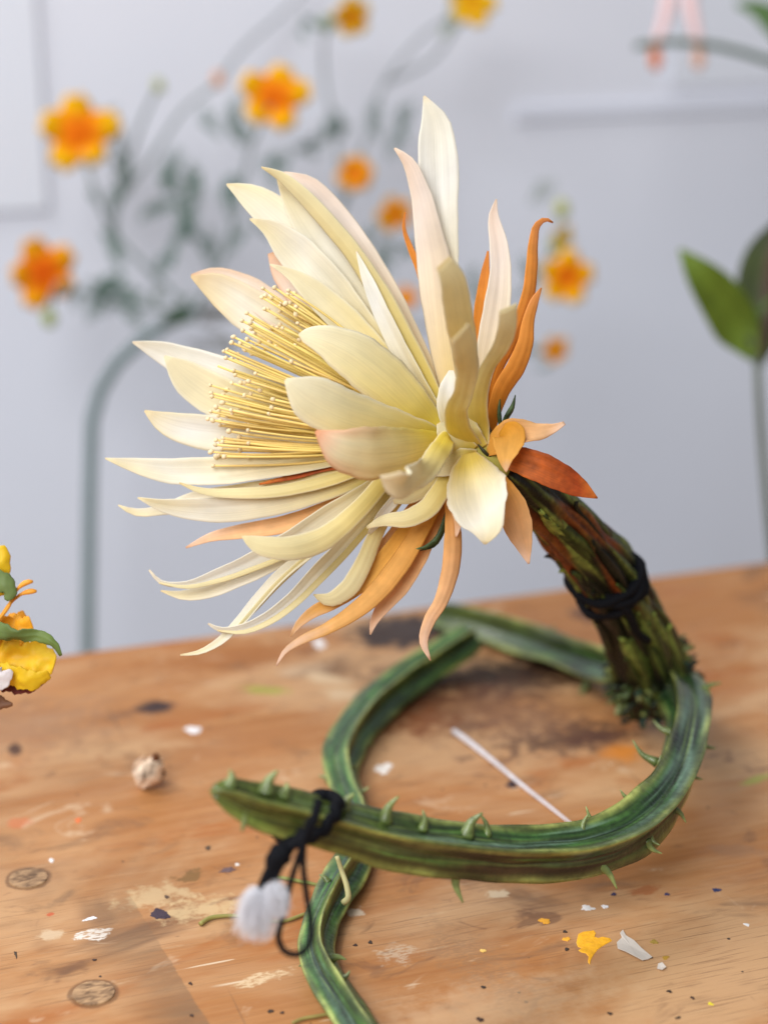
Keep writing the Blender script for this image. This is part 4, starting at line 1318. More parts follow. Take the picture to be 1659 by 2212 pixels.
def strand(pts, r, nm='strand'):
    p_ = catmull([at(*q) for q in pts], 40)
    vt, ft = tube_geo(p_, r, 8)
    return mesh_obj(nm, vt, ft, M_black, cord, np.tile((0.005, 0.0055, 0.008), (len(vt), 1)), origin=p_[0])


strand([(690, 1725, DC), (680, 1765, DC - 0.001), (655, 1810, DC - 0.001), (615, 1838, DC), (590, 1870, DC), (570, 1905, DC), (562, 1925, DC)], np.interp(np.linspace(0, 1, 40), [0, .5, .7, 1], [0.0015, 0.0017, 0.0021, 0.0012]))
strand([(668, 1770, DC - 0.002), (655, 1820, DC - 0.002), (630, 1900, DC - 0.001), (610, 1985, DC), (602, 2030, DC), (616, 2056, DC), (645, 2062, DC), (668, 2040, DC), (672, 2000, DC), (662, 1930, DC), (655, 1860, DC - 0.001), (660, 1800, DC - 0.002)],
       0.00095, 'hanging_loop')
strand([(655, 1790, DC), (630, 1830, DC), (605, 1870, DC), (590, 1905, DC)], 0.0013)
vb, fb = ball_geo((0, 0, 0), 0.0038, 14, 10, (0.9, 0.8, 1.3), 0.16, 3)
vb = vb @ np.array(Matrix.Rotation(0.5, 3, 'Y')).T + at(602, 1852, DC)
mesh_obj('knot', vb, fb, M_black, cord, np.tile((0.005, 0.0055, 0.008), (len(vb), 1)), origin=at(602, 1852, DC))


def fluff(p0, p1, width, seed):
    rf = random.Random(seed)
    a3, b3 = at(*p0), at(*p1)
    G = Geo()
    ax_ = b3 - a3; L_ = np.linalg.norm(ax_); ax_ /= L_
    n1_ = norm(np.cross(ax_, FWD)); n2_ = np.cross(ax_, n1_)
    core = np.array([a3 + ax_ * L_ * t for t in np.linspace(0, 0.7, 8)])
    vt, ft = tube_geo(core, np.array([.15, .5, .8, .95, .9, .75, .55, .25]) * width * 0.16, 8)
    G.add(vt, ft, (0.92, 0.92, 0.96))
    for k in range(800):
        a = rf.uniform(0, 6.283); rad_ = math.sqrt(rf.random()) * width * rf.uniform(0.3, 0.72)
        e_ = a3 + ax_ * L_ * rf.choice((rf.uniform(0.3, 0.9), rf.uniform(0.6, 1.15))) + (n1_ * math.cos(a) + n2_ * math.sin(a)) * rad_
        m_ = a3 + (e_ - a3) * 0.5 + (n1_ * math.cos(a) + n2_ * math.sin(a)) * rad_ * 0.35 + np.array([rf.gauss(0, 1) for _ in range(3)]) * 0.0011
        pp = catmull([a3, m_, e_], 5)
        vt, ft = tube_geo(pp, 0.00008, 3, None, False)
        G.add(vt, ft, (0.93, 0.93, 0.97))
    return tag(G.build('cotton_tuft', M_fluff, cord, origin=a3), kind='stuff')


fluff((566, 1915, DC), (548, 2018, DC), 0.0100, 1)
fluff((588, 1905, DC), (605, 1975, DC - 0.002), 0.0066, 2)


# ------------------------------------------------------------------ loose things on the table
def wire_thing(name, label, cat, pts, r, colr, mat=M_tube, zfac=1.0):
    q = []
    for u, v, rp in pts:
        p = on_plane(u, v); rr_ = rp * dep_of(p) / F
        q.append(list(on_plane(u, v, rr_ * zfac + 0.0003)) + [rr_])
    RR = catmull(q, 40)
    vt, ft = tube_geo(RR[:, :3], RR[:, 3], 10)
    cs = np.array([np.array(colr) * (1 + 0.15 * nz(p, 300)) for p in vt])
    o = mesh_obj(name, vt, ft, mat, None, cs, origin=RR[0, :3])
    return tag(o, label, cat)


wire_thing('white_stick', 'thin white paper stick lying on the table inside the branch curve', 'stick',
           [(980, 1579, 6), (1000, 1593, 6.5), (1060, 1640, 5.5), (1130, 1698, 4.5), (1190, 1745, 3.5), (1240, 1785, 2.4)], 0, (0.70, 0.67, 0.70))
wire_thing('tan_wire', 'short tan wire bent behind the right end of the thorny branch', 'wire',
           [(1284, 1790, 3), (1300, 1768, 3), (1330, 1752, 3), (1370, 1752, 2.5)], 0, (0.62, 0.45, 0.25))
wire_thing('olive_tendril', 'olive tendril on the table beside the white cotton ends', 'tendril',
           [(433, 1996, 5), (452, 1984, 5), (500, 1978, 4), (560, 1986, 4), (610, 1990, 4), (660, 1974, 4)], 0, (0.30, 0.27, 0.08))
wire_thing('green_tendril', 'thin green tendril behind the hanging black loop', 'tendril',
           [(588, 1893, 4), (620, 1898, 4), (660, 1906, 4), (690, 1912, 3)], 0, (0.22, 0.24, 0.06))
wire_thing('brown_tendril', 'brownish tendril at the bottom edge left of the green vine', 'tendril',
           [(632, 2210, 4), (650, 2202, 4), (690, 2194, 4), (722, 2188, 3)], 0, (0.32, 0.26, 0.08))
p4 = catmull([at(728, 1850, 0.655), at(738, 1880, 0.656), at(750, 1918, 0.654), at(752, 1940, 0.653), at(742, 1950, 0.654)], 16)
vt, ft = tube_geo(p4, np.linspace(0.0008, 0.0012, 16), 8)
mesh_obj('root_wire', vt, ft, M_tube, vine, np.tile((0.50, 0.46, 0.22), (len(vt), 1)), origin=p4[0])

# paper scraps


def scrap(name, label, outline, curl):
    o3 = [on_plane(829.5 + x * 0.5, 1617.5 + y * 0.5) for x, y in outline]
    cen = np.mean(o3, axis=0)
    vs = [cen + np.array([0, 0, 0.0005])]
    for k, p in enumerate(o3):
        vs.append(p + np.array([0, 0, 0.0004 + curl * (0.5 + 0.5 * math.sin(k * 1.1))]))
    fs = [(0, 1 + k, 1 + (k + 1) % len(o3)) for k in range(len(o3))]
    o = mesh_obj(name, vs, fs, M_paper, None, np.tile((0.62, 0.55, 0.48), (len(vs), 1)), False, None, cen)
    o.modifiers.new('t', 'SOLIDIFY').thickness = 0.00018
    return tag(o, label, 'paper scrap')


scrap('paper_scrap', 'torn grey-beige paper scrap right of the orange paint blot',
      [(1030, 790), (1043, 815), (1078, 838), (1110, 868), (1157, 905), (1140, 915), (1115, 923), (1080, 907), (1040, 885), (1008, 870), (1004, 842), (1026, 822), (1018, 806)], 0.0006)
scrap('paper_scrap', 'tiny paper flake below the larger torn scrap',
      [(1182, 938), (1200, 936), (1217, 955), (1200, 964), (1178, 955)], 0.0008)

# dried husk
hp = on_plane(325, 1700)
husk = empty('dried_husk', hp)
tag(husk, 'small pale dried bud husk lying on the table at the left', 'husk')
cpt = on_plane(323, 1668, 0.007)
vb, fb = ball_geo((0, 0, 0), 0.0054, 36, 26, (0.95, 0.9, 1.2), 0.0, 1)
an_ = np.arctan2(vb[:, 1], vb[:, 0])
vb = vb * (0.92 + 0.16 * np.abs(np.sin(2.5 * an_ + vb[:, 2] * 180)) ** 0.6)[:, None]
vb = vb * np.array([[1 + 0.22 * nz(p, 260, 4.0) + 0.10 * nz(p, 700, 1.0)] for p in vb])
cs = np.array([np.array([0.70, 0.54, 0.40]) * (1 + 0.9 * nz(p, 300, 8.0)) for p in vb])
vb = vb @ np.array(Matrix.Rotation(0.4, 3, 'Y')).T + cpt
mesh_obj('husk_body', vb, fb, M_shell, husk, cs, origin=cpt)
for k, (a, tw, ln_) in enumerate(((0.3, 0.5, 0.0105), (1.6, -0.4, 0.010), (2.9, 0.3, 0.0112), (4.2, -0.5, 0.0095), (5.3, 0.2, 0.0108))):
    rows, fs = [], []
    rotm = np.array(Matrix.Rotation(0.4, 3, 'Y'))
    for q in range(8):
        t = q / 7
        for j in range(5):
            s_ = -1 + j / 2
            aa = a + tw * t + s_ * 0.52 * math.sin(math.pi * (0.12 + 0.82 * t))
            rr_ = 0.0060 * math.sin(math.pi * (0.14 + 0.74 * t)) + 0.0007 + 0.0006 * math.sin(k * 3 + q * 1.7 + j) + (0.0016 if q == 7 else 0)
            rows.append((rr_ * math.cos(aa), rr_ * math.sin(aa), -0.0052 + ln_ * t * 1.05))
    for q in range(7):
        for j in range(4):
            fs.append((q * 5 + j, q * 5 + j + 1, q * 5 + j + 6, q * 5 + j + 5))
    rows = np.array(rows) @ rotm.T + cpt
    rows[:, 2] = np.maximum(rows[:, 2], 0.0006)
    cs = np.array([np.array([0.74, 0.58, 0.44] if k % 2 else [0.62, 0.42, 0.28]) * (1 + 0.7 * nz(p, 500, k)) for p in rows])
    o = mesh_obj('flake', rows, fs, M_shell, husk, cs, origin=cpt)
    o.modifiers.new('t', 'SOLIDIFY').thickness = 0.0004
p = cpt + np.array([0.0030, -0.001, 0.0070])
vb, fb = ball_geo(p, 0.0015, 9, 7, (1, 1, 1.4), 0.25, 3)
mesh_obj('stalk_end', vb, fb, M_shell, husk, np.tile((0.14, 0.05, 0.02), (len(vb), 1)), origin=p)

# ------------------------------------------------------------------ yellow flower entering at the left
yf = empty('yellow_flower', on_plane(-90, 1700))
tag(yf, 'yellow flower with green leaves cut off by the left edge', 'flower')
D_Y = 0.668


def YP(u, v, d=0):
    return at(u, v, D_Y * (1 + d / F))


def ypetal(spine, widths, colr, col2, name='petal', wave=0.06, cup=22, mat=M_yellow, n=44, m=17, roll=0.0, thick=0.0006):
    pts = np.array([list(YP(*q)) + [w_ * D_Y / F] for q, w_ in zip(spine, widths)])
    R_ = catmull(pts, n)
    Cn, W = R_[:, :3], np.maximum(R_[:, 3], 0.0003)
    T = norm(np.gradient(Cn, axis=0)); view = norm(CAMP - Cn)
    Nn = norm(view - T * (view * T).sum(1)[:, None]); S = np.cross(T, Nn)
    rl = math.radians(roll)
    S, Nn = S * math.cos(rl) + Nn * math.sin(rl), Nn * math.cos(rl) - S * math.sin(rl)
    ss = np.linspace(-1, 1, m); th = math.radians(cup)
    V, cs = [], []
    for i in range(n):
        t = i / (n - 1)
        Rr = W[i] / 2 / math.sin(th)
        h = Rr * (1 - np.cos(ss * th)) * -1 + wave * W[i] * np.sin(t * 14 + ss * 2) * (0.3 + np.abs(ss))
        jag = 1 + 0.10 * math.sin(t * 37) + 0.07 * math.sin(t * 83)
        row = Cn[i] + S[i] * (Rr * np.sin(ss * th) * jag)[:, None] + Nn[i] * h[:, None]
        row = row + np.array([Nn[i] * nz(q, 170, 3.0) * W[i] * 0.16 + Nn[i] * nz(q, 420, 9.0) * W[i] * 0.05 for q in row])
        V.append(row)
        for s_ in ss:
            k = np.clip(t + 0.15 * math.sin(s_ * 9), 0, 1)
            cs.append(np.array(colr) * (1 - k) + np.array(col2) * k)
    fs = [(i * m + j, i * m + j + 1, (i + 1) * m + j + 1, (i + 1) * m + j) for i in range(n - 1) for j in range(m - 1)]
    o = mesh_obj(name, np.vstack(V), fs, mat, yf, np.array(cs), origin=Cn[-1])
    o.modifiers.new('t', 'SOLIDIFY').thickness = thick
    return o


YL, YO, DR = (0.84, 0.56, 0.02), (0.86, 0.42, 0.02), (0.10, 0.02, 0.012)
ypetal([(116, 1438, 0), (95, 1430, 6), (50, 1425, 10), (-10, 1425, 15), (-80, 1430, 25)], [36, 72, 92, 96, 70], YL, YO)
ypetal([(108, 1458, -20), (75, 1470, -22), (20, 1462, -20), (-60, 1450, 0)], [20, 44, 52, 50], YL, YL, roll=25)
ypetal([(100, 1468, 4), (60, 1480, 6), (10, 1470, 10), (-60, 1455, 15)], [10, 36, 46, 46], (0.16, 0.02, 0.015), DR, wave=0.02)
ypetal([(72, 1352, 20), (45, 1360, 20), (0, 1372, 22), (-60, 1392, 25)], [40, 62, 72, 70], YO, (0.80, 0.34, 0.02), wave=0.15)
ypetal([(58, 1330, 40), (30, 1345, 40), (-20, 1370, 40), (-60, 1390, 35)], [26, 40, 52, 60], (0.84, 0.38, 0.03), YO, wave=0.15)
ypetal([(6, 1178, 10), (8, 1205, 10), (-10, 1240, 14), (-60, 1320, 20), (-85, 1400, 25)], [10, 34, 60, 70, 50], YL, YL)
ypetal([(26, 1448, -40), (8, 1465, -42), (-30, 1458, -40), (-80, 1440, -10)], [8, 40, 55, 50], (0.78, 0.72, 0.74), (0.70, 0.66, 0.60), wave=0.03)
ypetal([(28, 1522, 10), (8, 1520, 10), (-30, 1505, 14), (-80, 1460, 20)], [6, 24, 40, 46], (0.20, 0.08, 0.03), DR, wave=0.03)
LG, LG2 = (0.13, 0.19, 0.04), (0.15, 0.21, 0.065)
ypetal([(132, 1417, -60), (118, 1394, -62), (85, 1376, -62), (40, 1374, -60), (-10, 1366, -50), (-80, 1380, -20)], [8, 18, 24, 32, 40, 40], LG, LG2, 'leaf', 0.16, 40, M_leaf, roll=25)
ypetal([(14, 1297, -30), (22, 1282, -30), (4, 1256, -30), (-40, 1250, -20), (-90, 1330, 0)], [8, 30, 44, 50, 40], LG2, LG2, 'leaf', 0.04, 30, M_leaf)
for pts in ([(-60, 1390, 0), (-5, 1342, -5), (20, 1310, -8), (34, 1278, -10), (62, 1257, -10), (72, 1256, -10)],
            [(-60, 1392, 0), (0, 1335, -2), (28, 1298, -4), (50, 1282, -4), (72, 1277, -4), (80, 1277, -4)]):
    RR = catmull([YP(*q) for q in pts], 24)
    vt, ft = tube_geo(RR, np.append(np.full(20, 0.00062), [0.0009, 0.0011, 0.001, 0.0005]), 8)
    mesh_obj('stamen', vt, ft, M_fil, yf, np.tile((0.84, 0.36, 0.04), (len(vt), 1)), origin=RR[0])
RR = catmull([YP(-60, 1400, 20), YP(-100, 1450, 20), YP(-130, 1540, 20), on_plane(-90, 1700)], 24)
vt, ft = tube_geo(RR, 0.0022, 8)
mesh_obj('stem', vt, ft, M_leaf, yf, np.tile((0.10, 0.16, 0.04), (len(vt), 1)), origin=RR[-1])

# ------------------------------------------------------------------ orange-flowered plant behind the table
DP = 1.30
foot = at(186, 1700, DP); foot[2] = FLOOR_Z
plant = empty('orange_flower_plant', foot)
tag(plant, 'tall blurred plant with orange and yellow five-petalled flowers before the wall', 'plant')


def bstem(pts, r0, r1, colr, name='stem', n=40):
    q = [at(u, v, DP * (1 + d)) for u, v, d in pts]
    if name == 'stem':
        q = [np.array([q[0][0], q[0][1], FLOOR_Z])] + q
    RR = catmull(q, n)
    vt, ft = tube_geo(RR, np.linspace(r0, r1, n), 8)
    return mesh_obj(name, vt, ft, M_tube, plant, np.tile(colr, (len(vt), 1)), origin=RR[0])


SG = (0.14, 0.19, 0.19); SB = (0.16, 0.20, 0.19); PALE = (0.26, 0.29, 0.30)  # PALE: grey tone of stem shadows on the wall, put into branches
bstem([(188, 1600, 0), (190, 1420, 0), (193, 1200, 0), (197, 1000, 0), (203, 890, 0), (232, 815, 0), (295, 745, 0), (360, 700, 0), (420, 672, 0)], 0.005, 0.0042, SG)
BRN = [[(420, 672, 0), (330, 590, 0.01), (245, 500, 0.01), (205, 410, 0), (180, 330, 0)],
       [(245, 500, 0.01), (260, 430, 0.03), (330, 340, 0.03), (400, 235, 0.04), (470, 180, 0.04)],
       [(420, 672, 0), (480, 560, 0.02), (520, 420, 0.02), (545, 310, 0.01), (585, 230, 0)],
       [(420, 672, 0), (320, 665, 0), (200, 640, 0), (130, 610, 0)],
       [(420, 672, 0), (560, 660, 0.05), (700, 560, 0.06), (740, 450, 0.04), (765, 390, 0.02)],
       [(700, 560, 0.06), (790, 520, 0.05), (845, 475, 0.03)],
       [(560, 660, 0.05), (760, 690, 0.06), (870, 650, 0.03)],
       [(740, 450, 0.04), (725, 300, 0.06), (700, 150, 0.06), (705, 70, 0.04), (745, 38, 0.02)],
       [(740, 450, 0.04), (790, 300, 0.08), (830, 180, 0.08), (900, 90, 0.07), (1000, 20, 0.04)],  # this and the next: arching wall shadows built as grey branches
       [(830, 180, 0.08), (930, 130, 0.08), (985, 60, 0.06), (1015, 22, 0.04)],
       [(760, 690, 0.06), (1000, 700, 0.06), (1120, 640, 0.04), (1200, 605, 0.02)],
       [(1120, 640, 0.04), (1180, 560, 0.03), (1210, 520, 0.02), (1213, 460, 0.02)],
       [(1000, 700, 0.06), (1120, 745, 0.04), (1190, 755, 0.02)],
       [(470, 180, 0.04), (530, 100, 0.08), (620, 20, 0.1), (680, -40, 0.1)],  # stem shadow on the wall, built as a grey branch
       [(260, 430, 0.03), (300, 280, 0.03), (340, 190, 0.02)],
       [(130, 610, 0), (115, 640, -0.01), (108, 690, -0.01)]]
for q in BRN:
    bstem(q, 0.0018, 0.0013, PALE if q[-1][1] < 30 or q[0][0] > 700 else SB, 'branch', 24)


def blossom(u, v, d, rpx, npet=5, tilt=(0, 0), rot=0.0, seed=0, colr=(0.90, 0.48, 0.005), cen=(0.86, 0.19, 0.005), notch=True):
    """flower with blunt petals round an orange eye; petals are pieces of the flower"""
    rb = random.Random(seed)
    dep = DP * (1 + d)
    c3 = at(u, v, dep); r = rpx * 1.06 * dep / F
    fwd = Vector(norm(CAMP - c3))
    q = fwd.to_track_quat('Z', 'Y').to_matrix()
    q = Matrix.Rotation(tilt[0], 3, 'X').to_4x4().to_3x3() @ Matrix.Rotation(tilt[1], 3, 'Z') @ q
    qn = np.array(q)
    vb, fb = ball_geo((0, 0, 0), r * 0.24, 12, 8, (1, 1, 0.6), 0.08, seed)
    cobj = mesh_obj('flower', vb @ qn.T + c3, fb, M_mari, plant, np.tile(cen, (len(vb), 1)), origin=c3)
    for k in range(npet):
        a = rot + 2 * math.pi * k / npet + rb.uniform(-0.12, 0.12)
        L_ = r * rb.uniform(0.9, 1.08)
        rows, cs = [], []
        nn_, mm_ = 9, 5
        for i in range(nn_):
            t = i / (nn_ - 1)
            wd = r * (0.13 + 0.26 * math.sin(math.pi * min(1, t * 0.80 + 0.12))) * (1.0 if t < 0.99 else 0.72)
            for j in range(mm_):
                s_ = -1 + 2 * j / (mm_ - 1)
                x = L_ * (0.1 + 0.9 * t) - (L_ * 0.08 * (1 - s_ * s_) if (notch and t > 0.95) else 0)
                z = r * (0.16 * math.sin(t * 2.2) - 0.05 * s_ * s_ + 0.06 * math.sin(t * 6 + k))
                rows.append((x * math.cos(a) - wd * s_ * math.sin(a), x * math.sin(a) + wd * s_ * math.cos(a), z))
                kk = np.clip((0.66 - t) / 0.45, 0, 1)
                cs.append(np.array(colr) * (1 - kk) + np.array(cen) * kk)
        fs = [(i * mm_ + j, (i + 1) * mm_ + j, (i + 1) * mm_ + j + 1, i * mm_ + j + 1) for i in range(nn_ - 1) for j in range(mm_ - 1)]
        o = mesh_obj('petal', np.array(rows) @ qn.T + c3, fs, M_mari, cobj, np.array(cs), origin=c3)
        o.modifiers.new('t', 'SOLIDIFY').thickness = 0.0008
    return cobj


blossom(172, 286, 0, 84, 5, rot=0.32, seed=1)
blossom(592, 208, 0, 74, 5, rot=0.05, seed=2)
blossom(94, 588, 0, 76, 5, (0.15, 0.15), 0.6, 3, (0.88, 0.38, 0.008), (0.84, 0.14, 0.005))
blossom(768, 374, 0.01, 42, 6, (0.2, 0.1), 0.2, 4, (0.88, 0.42, 0.01), (0.84, 0.20, 0.01))
blossom(853, 463, 0.02, 40, 5, (0.3, 0.3), 0.5, 5, (0.88, 0.44, 0.01), (0.80, 0.20, 0.01))
blossom(878, 642, 0.02, 26, 6, (0.3, -0.3), 0.1, 6, (0.82, 0.36, 0.03), (0.74, 0.20, 0.02))
blossom(1222, 596, 0.01, 62, 5, (0.1, 0.3), 1.45, 7)
blossom(1197, 756, 0.01, 32, 5, (0.4, 0.4), 0.7, 8, (0.88, 0.42, 0.01), (0.80, 0.22, 0.01))
blossom(758, 36, 0.02, 46, 5, (0.35, 0.4), 0.4, 9, (0.88, 0.56, 0.015), (0.82, 0.28, 0.01))
blossom(1022, 6, 0.03, 54, 5, (0.35, -0.2), 0.1, 10, (0.88, 0.56, 0.015), (0.84, 0.40, 0.01))
blossom(1215, 512, 0.015, 28, 4, (0.4, 0.6), 0.9, 11, (0.80, 0.46, 0.03), (0.5, 0.4, 0.04))


def bud(u, v, d, rpx, colr, parent=plant, nm='bud', sq=1.3):
    c3 = at(u, v, DP * (1 + d)); r = rpx * DP / F
    vb, fb = ball_geo((0, 0, 0), r, 10, 8, (1, 1, sq), 0.08, int(u))
    return mesh_obj(nm, vb + c3, fb, M_leaf, parent, np.tile(colr, (len(vb), 1)), origin=c3)


bud(472, 172, 0.04, 14, (0.72, 0.34, 0.16))
bud(343, 185, 0.02, 13, (0.40, 0.44, 0.16))
bud(108, 688, -0.01, 15, (0.34, 0.40, 0.06))
bud(1213, 452, 0.02, 17, (0.44, 0.46, 0.14))
bud(1200, 530, 0.02, 16, (0.28, 0.36, 0.08))
bud(705, 52, 0.03, 15, (0.20, 0.28, 0.14))
bud(826, 468, 0.03, 14, (0.30, 0.36, 0.08))


def fern(u, v, d, ang, lpx, colr, seed):
    """feathery compound leaf: a midrib with pairs of narrow leaflets"""
    rf = random.Random(seed)
    G = Geo()
    dep = DP * (1 + d)
    e1 = RIGHT * math.cos(ang) + UP * math.sin(ang) + FWD * rf.uniform(-0.5, 0.5)
    e1 /= np.linalg.norm(e1)
    e2 = norm(np.cross(e1, FWD)) ; e3 = np.cross(e1, e2)
    o3 = at(u, v, dep); L_ = lpx * dep / F
    spine = np.array([o3 + e1 * L_ * t + e2 * L_ * 0.12 * math.sin(t * 2.5) for t in np.linspace(0, 1, 9)])
    vt, ft = tube_geo(spine, np.linspace(0.0006, 0.0003, 9), 5)
    G.add(vt, ft, np.array(colr) * 0.8)
    for i in range(1, 9):
        for s_ in (-1, 1):
            ll = L_ * 0.30 * (1.1 - abs(i - 4) * 0.13) * rf.uniform(0.8, 1.2)
            dr = norm(e1 * 0.75 + e2 * s_ * 0.8 + e3 * rf.uniform(-0.4, 0.4))
            sd_ = norm(np.cross(dr, e3))
            ww = ll * 0.16
            pts = [spine[i], spine[i] + dr * ll * 0.45 + sd_ * ww, spine[i] + dr * ll, spine[i] + dr * ll * 0.45 - sd_ * ww, spine[i] + dr * ll * 0.45 + e3 * ww * 0.5]
            G.add(pts, [(0, 1, 4), (1, 2, 4), (2, 3, 4), (3, 0, 4)], np.array(colr) * rf.uniform(0.8, 1.2))
    return G.build('leaf', M_leaf, plant, origin=o3)


BG_ = (0.05, 0.115, 0.075); BG2 = (0.085, 0.15, 0.12); DG = (0.025, 0.07, 0.02)
FERN = [(270, 330, 0.02, 1.75, 90, BG_), (290, 400, 0.02, 1.9, 90, BG_), (355, 400, 0.02, 1.0, 80, BG2), (385, 420, 0.03, 1.9, 80, BG_), (440, 420, 0.03, 1.9, 85, BG_),
        (480, 300, 0.04, 2.0, 80, BG2), (420, 500, 0.03, 1.7, 110, BG_), (370, 540, 0.03, 0.8, 80, BG2), (460, 590, 0.04, 1.5, 90, BG2), (500, 480, 0.04, 1.4, 90, BG2),
        (250, 560, 0.01, 1.6, 90, BG_), (200, 650, 0.0, 0.7, 90, BG_), (230, 620, 0.0, -0.5, 90, BG_), (190, 700, 0.0, 0.9, 90, BG_), (260, 640, 0.0, 2.6, 70, BG_),
        (345, 705, -0.01, 0.5, 70, DG), (360, 700, -0.01, 0.15, 60, DG), (430, 700, 0.0, 0.2, 80, (0.10, 0.09, 0.07)), (440, 720, 0.0, -0.6, 80, (0.14, 0.14, 0.12)),
        (300, 480, 0.02, 0.6, 80, BG2), (240, 470, 0.01, 1.2, 70, BG_), (530, 320, 0.02, 1.9, 80, BG2), (590, 420, 0.05, 1.2, 90, BG2), (640, 330, 0.06, 0.3, 70, BG2),
        (700, 300, 0.06, 0.5, 70, BG_), (740, 300, 0.06, 1.7, 70, BG2), (820, 310, 0.08, 1.6, 90, BG2), (860, 300, 0.08, 1.1, 80, BG2), (815, 580, 0.05, 1.0, 80, BG_),
        (850, 560, 0.05, 0.4, 70, BG2), (830, 620, 0.05, 1.7, 70, BG_), (1020, 640, 0.05, 1.4, 60, BG_), (1035, 660, 0.05, 0.6, 60, (0.07, 0.13, 0.06)), (1160, 610, 0.03, 2.0, 60, BG2),
        (700, 60, 0.04, 2.6, 50, BG2), (960, 60, 0.06, 0.9, 70, (0.20, 0.26, 0.14)), (1180, 758, 0.02, 3.0, 45, BG2), (1140, 440, 0.06, 0.6, 70, (0.36, 0.40, 0.38)),
        (590, 520, 0.05, 1.9, 90, BG2), (660, 480, 0.06, 1.3, 80, BG2), (330, 610, 0.0, 0.9, 80, BG2)]
for k, q in enumerate(FERN):
    fern(*q, 100 + k)
    u_, v_2, d_, a_, l_, c_ = q
    fern(u_ + rs.uniform(-45, 45), v_2 + rs.uniform(-40, 40), d_ + rs.uniform(0, 0.04), a_ + rs.uniform(-0.9, 0.9), l_ * rs.uniform(0.6, 0.9), tuple(np.array(c_) * 1.3), 300 + k)

# ------------------------------------------------------------------ leafy plant at the right edge
DR_ = 1.05
rfoot = at(1690, 1500, DR_); rfoot[2] = FLOOR_Z
rp_ = empty('dark_leaved_plant', rfoot)
tag(rp_, 'plant with a broad green leaf and a dark leaf at the right edge', 'plant')


def bleaf(pts, widths, colr, parent, dep, cup=25, roll=0, name='leaf', col2=None):
    q = np.array([list(at(u, v, dep * (1 + d))) + [w_ * dep / F] for (u, v, d), w_ in zip(pts, widths)])
    n, m = 20, 7
    R_ = catmull(q, n); Cn = R_[:, :3]; W = np.maximum(R_[:, 3], 0.0003)
    T = norm(np.gradient(Cn, axis=0)); view = norm(CAMP - Cn)
    Nn = norm(view - T * (view * T).sum(1)[:, None]); S = np.cross(T, Nn)
    rl = math.radians(roll); S, Nn = S * math.cos(rl) + Nn * math.sin(rl), Nn * math.cos(rl) - S * math.sin(rl)
    ss = np.linspace(-1, 1, m); th = math.radians(cup)
    V, cs = [], []
    for i in range(n):
        V.append(Cn[i] + S[i] * (W[i] / 2 * ss)[:, None] + Nn[i] * (W[i] / 2 * np.abs(ss) * math.tan(th) * 0.6)[:, None])
        for s_ in ss:
            cs.append(np.array(colr) * (1 + 0.25 * (abs(s_) < 0.1)) if col2 is None else (np.array(colr) if s_ < 0 else np.array(col2)))
    fs = [(i * m + j, i * m + j + 1, (i + 1) * m + j + 1, (i + 1) * m + j) for i in range(n - 1) for j in range(m - 1)]
    o = mesh_obj(name, np.vstack(V), fs, M_leaf, parent, np.array(cs), origin=Cn[-1])
    o.modifiers.new('t', 'SOLIDIFY').thickness = 0.0006
    return o


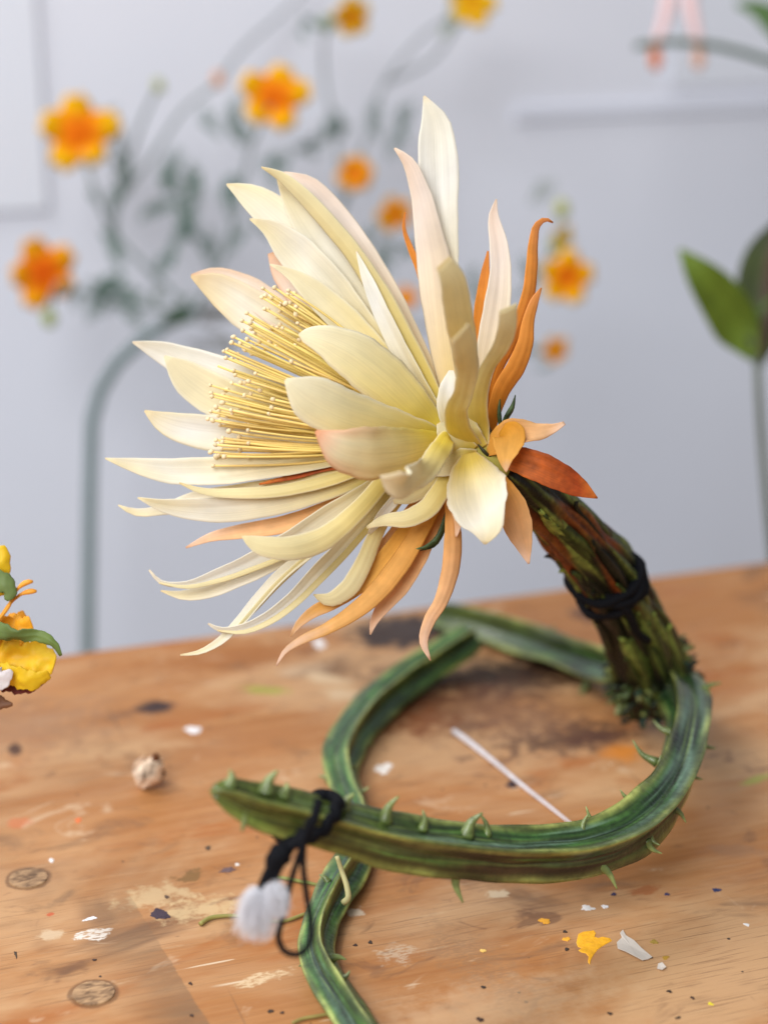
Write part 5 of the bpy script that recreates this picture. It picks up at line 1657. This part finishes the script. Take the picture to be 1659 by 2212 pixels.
bleaf([(1468, 538, -0.02), (1505, 585, -0.02), (1555, 650, -0.01), (1598, 720, 0), (1628, 775, 0)], [6, 62, 100, 92, 20], (0.12, 0.185, 0.02), rp_, DR_, 20, 15)
bleaf([(1680, 480, 0.02), (1652, 540, 0.02), (1636, 620, 0.01), (1636, 700, 0), (1636, 785, 0)], [20, 70, 90, 70, 20], (0.055, 0.032, 0.015), rp_, DR_, 25, -10, col2=(0.045, 0.06, 0.018))
bleaf([(1700, 620, 0), (1672, 680, 0), (1650, 740, 0), (1638, 790, 0)], [20, 70, 50, 16], (0.06, 0.11, 0.02), rp_, DR_, 20, 0)
RR = catmull([at(1634, 770, DR_), at(1638, 850, DR_), at(1645, 960, DR_), at(1655, 1080, DR_), at(1672, 1250, DR_), rfoot], 40)
vt, ft = tube_geo(RR, np.linspace(0.0024, 0.0034, 40), 8)
mesh_obj('stem', vt, ft, M_tube, rp_, np.tile((0.11, 0.125, 0.10), (len(vt), 1)), origin=RR[-1])

# hanging pink blossoms on a green twig, top right
DH = 1.28
hang_pt = at(1800, 180, DH)
hp_ = empty('pink_blossom_twig', np.array([hang_pt[0] + 0.05, hang_pt[1], FLOOR_Z]))
tag(hp_, 'green twig with pale pink hanging blossoms at the upper right', 'twig')
RR = catmull([at(1372, 100, DH), at(1420, 92, DH), at(1490, 92, DH), at(1560, 102, DH), at(1640, 125, DH), at(1760, 175, DH), at(1860, 400, DH), np.array([hang_pt[0] + 0.05, hang_pt[1], FLOOR_Z])], 60)
vt, ft = tube_geo(RR, np.linspace(0.0024, 0.0042, 60), 8)
mesh_obj('twig', vt, ft, M_tube, hp_, np.tile((0.05, 0.095, 0.05), (len(vt), 1)), origin=RR[-1])
for (u0, u1, uo, al) in ((1442, 1426, 1416, 1), (1490, 1502, 1508, 0.5)):
    RR = catmull([at(u0, -60, DH + 0.02), at(u0, 10, DH + 0.015), at(u1, 70, DH + 0.012), at(uo, 100, DH + 0.012), at(uo, 138, DH + 0.012), at(uo, 152, DH + 0.012)], 26)
    r_ = np.interp(np.linspace(0, 1, 26), [0, 0.3, 0.6, 0.8, 0.93, 1], [12, 16, 12, 11, 15, 4]) * DH / F
    vt, ft = tube_geo(RR, r_, 10)
    tt = np.append(np.repeat(np.linspace(0, 1, 26), 10), [0, 1])
    k = np.clip((tt - 0.70) / 0.12, 0, 1)[:, None]
    oc = np.array([0.84, 0.22, 0.04]) if al == 1 else np.array([0.84, 0.50, 0.36])
    cs = np.array([0.84, 0.60, 0.60]) * (1 - k) + oc * k
    mesh_obj('blossom', vt, ft, M_mari, hp_, cs, origin=RR[0])
bleaf([(1590, 10, 0), (1630, 18, 0), (1670, 45, 0), (1720, 100, 0), (1762, 176, 0)], [10, 34, 56, 50, 14], (0.10, 0.19, 0.06), hp_, DH, 20, 10)
